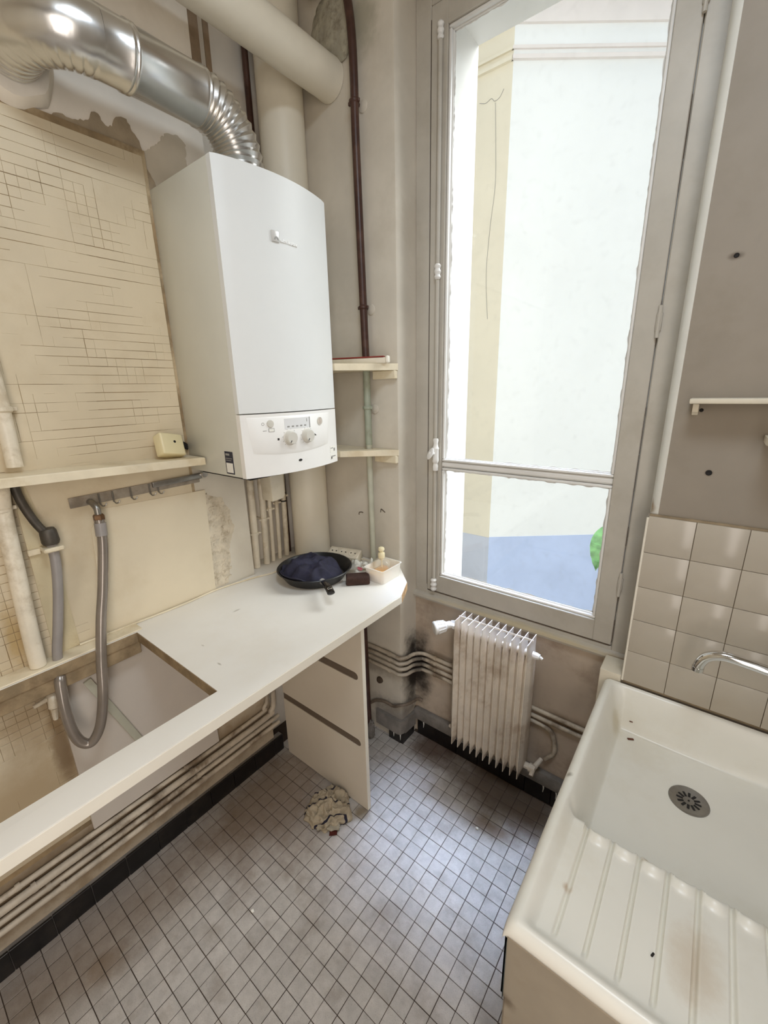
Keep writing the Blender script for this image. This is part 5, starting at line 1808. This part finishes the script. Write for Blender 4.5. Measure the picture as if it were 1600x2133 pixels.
sk = thing('sink', (1.58, 0.9, 0.55), 'large cream stoneware sink with grooved drainboard', 'sink')
b = nb()
xs = [SX0 + 0.0 + v for v in (0, 0.0006, 0.002, 0.004, 0.007, 0.010, 0.013, 0.016)] + [SX0 + 0.0185 + 0.0016 * k for k in range(int((SX1 - SX0 - 0.02) / 0.0016))] + [SX1]
ys = [SY0 + v for v in (0, 0.0006, 0.002, 0.004, 0.007, 0.010, 0.013, 0.016)] + [SY0 + 0.0205 + 0.0046 * k for k in range(int((SY1 - SY0 - 0.021) / 0.0046))] + [SY1]
grid = [[b.verts.new((x, y, sink_z(x, y))) for y in ys] for x in xs]
for i in range(len(xs) - 1):
    for j in range(len(ys) - 1):
        b.faces.new((grid[i][j], grid[i + 1][j], grid[i + 1][j + 1], grid[i][j + 1]))
edge = [grid[i][0] for i in range(len(xs))] + [grid[-1][j] for j in range(1, len(ys))] + [grid[i][-1] for i in range(len(xs) - 2, -1, -1)] + [grid[0][j] for j in range(len(ys) - 2, 0, -1)]
def under(v, dz, din):
    return b.verts.new((v.co.x + din * (v.co.x < SX0 + 0.001), v.co.y + din * 1.5 * (v.co.y < SY0 + 0.001), dz))


mid = [under(v, 0.704, 0.001) for v in edge]
tuck = [under(v, 0.698, 0.008) for v in edge]
low = [under(v, 0.53, 0.008) for v in edge]
for A, B in ((edge, mid), (mid, tuck), (tuck, low)):
    for k in range(len(A)):
        k2 = (k + 1) % len(A)
        b.faces.new((A[k], A[k2], B[k2], B[k]))
b.faces.new(low)
obj('basin', b, ceramic, sk, smooth=60)
obj('support_wall', bx(1.2465, 1.93, 0.519, 1.30, 0.0, 0.5305, 0.004), shaded_apron, sk)
b = nb()
prism(b, [(0.5125, 0.694), (0.5160, 0.6985), (0.524, 0.6985), (0.524, 0.5315), (0.5165, 0.5315)], 1.2465, 1.93, M4=AX_YZ)
obj('front_apron', b, shaded_apron, sk)['label'] = 'stained front face with its shade in the colour'
ds = Vector((1.486, 1.100, 0.6035))
b = nb()
lathe(b, [(0, 0.0016), (0.034, 0.0018), (0.0385, 0.0035), (0.0425, 0.0036), (0.0435, 0.0016), (0.0435, -0.004)], ds, seg=40)
dr_ = obj('drain_strainer', b, dull_metal, sk)
dr_['label'] = 'round steel strainer'
b = nb()
for k in range(12):
    a = 2 * math.pi * k / 12
    t = box(nb(), -0.0028, 0.0028, 0.012, 0.026, 0.0012, 0.0026, 0.0008)
    xform(t, Matrix.Translation(ds) @ Matrix.Rotation(a, 4, 'Z'))
    me = bpy.data.meshes.new('tmp'); t.to_mesh(me); t.free(); b.from_mesh(me); bpy.data.meshes.remove(me)
lathe(b, [(0, 0.0028), (0.0022, 0.0028), (0.0022, 0.0015)], ds, seg=10)
obj('strainer_slot', b, shadow_hole, dr_)
# debris
for (x, y, s, ang, m, lab) in ((1.338, 1.222, 0.0085, 0.5, rust, 'small brown flake on the sink bottom near the back left corner'), (1.330, 1.262, 0.0045, 0.2, rust, 'tiny rust crumb on the sink slope above the brown flake'),
                          (1.448, 0.625, 0.004, 1.2, shadow_hole, 'tiny dark speck on the drainboard between two grooves')):
    z = sink_z(x, y)
    b = xform(box(nb(), -s, s, -s * 0.4, s * 0.4, 0.0003, 0.0028, 0.0008), Matrix.Translation((x, y, z)) @ Matrix.Rotation(ang, 4, 'Z'))
    tag(obj('debris_flake', b, m), lab, 'debris')
for (x, y, lab) in ((0.912, 1.148, 'white plaster crumb on the floor tiles below the radiator'), (0.452, 0.470, 'white plaster crumb on the floor tiles in front of the black skirting')):
    b = nb()
    bmesh.ops.create_icosphere(b, subdivisions=2, radius=1.0)
    for v in b.verts:
        k = 1 + 0.35 * nz3(v.co.x * 2 + x * 9, v.co.y * 2, v.co.z * 2)
        v.co = Vector((x + v.co.x * 0.0065 * k, y + v.co.y * 0.0050 * k, max(0.0005, 0.003 + v.co.z * 0.004 * k)))
    tag(obj('plaster_crumb', b, label_white), lab, 'crumb')
# packing block behind the sink
b = bx(1.222, 1.283, 1.312, 1.404, 0.60, 0.752, 0.004, 2)
tag(obj('packing_block', b, white_paint), 'small cream block filling the gap between sink and window wall', 'block')

# ---- tap
tp_ = thing('tap', (1.70, 1.29, 0.95), 'chrome swan spout reaching over the sink from the right', 'tap')
path = catmull([(1.80, 1.235, 0.9495), (1.70, 1.218, 0.956), (1.60, 1.202, 0.964), (1.54, 1.200, 0.970), (1.495, 1.2, 0.9715), (1.467, 1.2, 0.958), (1.455, 1.2, 0.936), (1.4525, 1.2, 0.914)], 8)
obj('spout', tube(nb(), path, 0.0122, 20), chrome, tp_)
b = tube(nb(), [(1.4525, 1.2, 0.924), (1.4523, 1.2, 0.9135), (1.4523, 1.2, 0.912)], [0.0132, 0.0132, 0.010], 20)
obj('aerator', b, chrome, tp_)
b = nb()
tube(b, [(1.66, 1.262, 1.0), (1.84, 1.262, 1.0)], 0.019, 20)
for x in (1.70, 1.80):
    tube(b, [(x, 1.262, 1.0), (x, 1.303, 1.0)], [0.016, 0.024], 18)
tube(b, [(1.80, 1.262, 1.0), (1.80, 1.24, 0.962), (1.80, 1.235, 0.94)], 0.014, 16)
obj('mixer_body', b, chrome, tp_)
for x in (1.648, 1.852):
    b = nb()
    lathe(b, [(0, 0), (0.020, 0), (0.022, 0.004), (0.019, 0.030), (0.015, 0.034), (0, 0.034)], (x - 0.017, 1.262, 1.0), axis='X', seg=20)
    obj('tap_handle', b, dull_metal, tp_)

# ---- shelves on the pier
ws = thing('pier_shelf', (1.6, 1.28, 1.55), 'short white painted shelf on the pier wall above the tiles', 'shelf')
b = bx(1.336, 1.95, 1.250, 1.3175, 1.5645, 1.5765, 0.0025, 2)
obj('shelf_board', b, white_paint, ws)
b = prism(nb(), [(1.278, 1.563), (1.317, 1.563), (1.317, 1.537), (1.288, 1.537), (1.278, 1.545)], 1.343, 1.355, M4=AX_YZ)
obj('shelf_bracket', b, white_paint, ws)
ls = thing('lower_pier_shelf', (1.6, 1.25, 1.45), 'white shelf end just showing at the right edge below the pier shelf', 'shelf')
b = prism(nb(), [(1.487, 1.3175), (1.487, 1.235), (1.502, 1.20), (1.95, 1.20), (1.95, 1.3175)], 1.478, 1.4935)
obj('shelf_board', b, white_paint, ls)
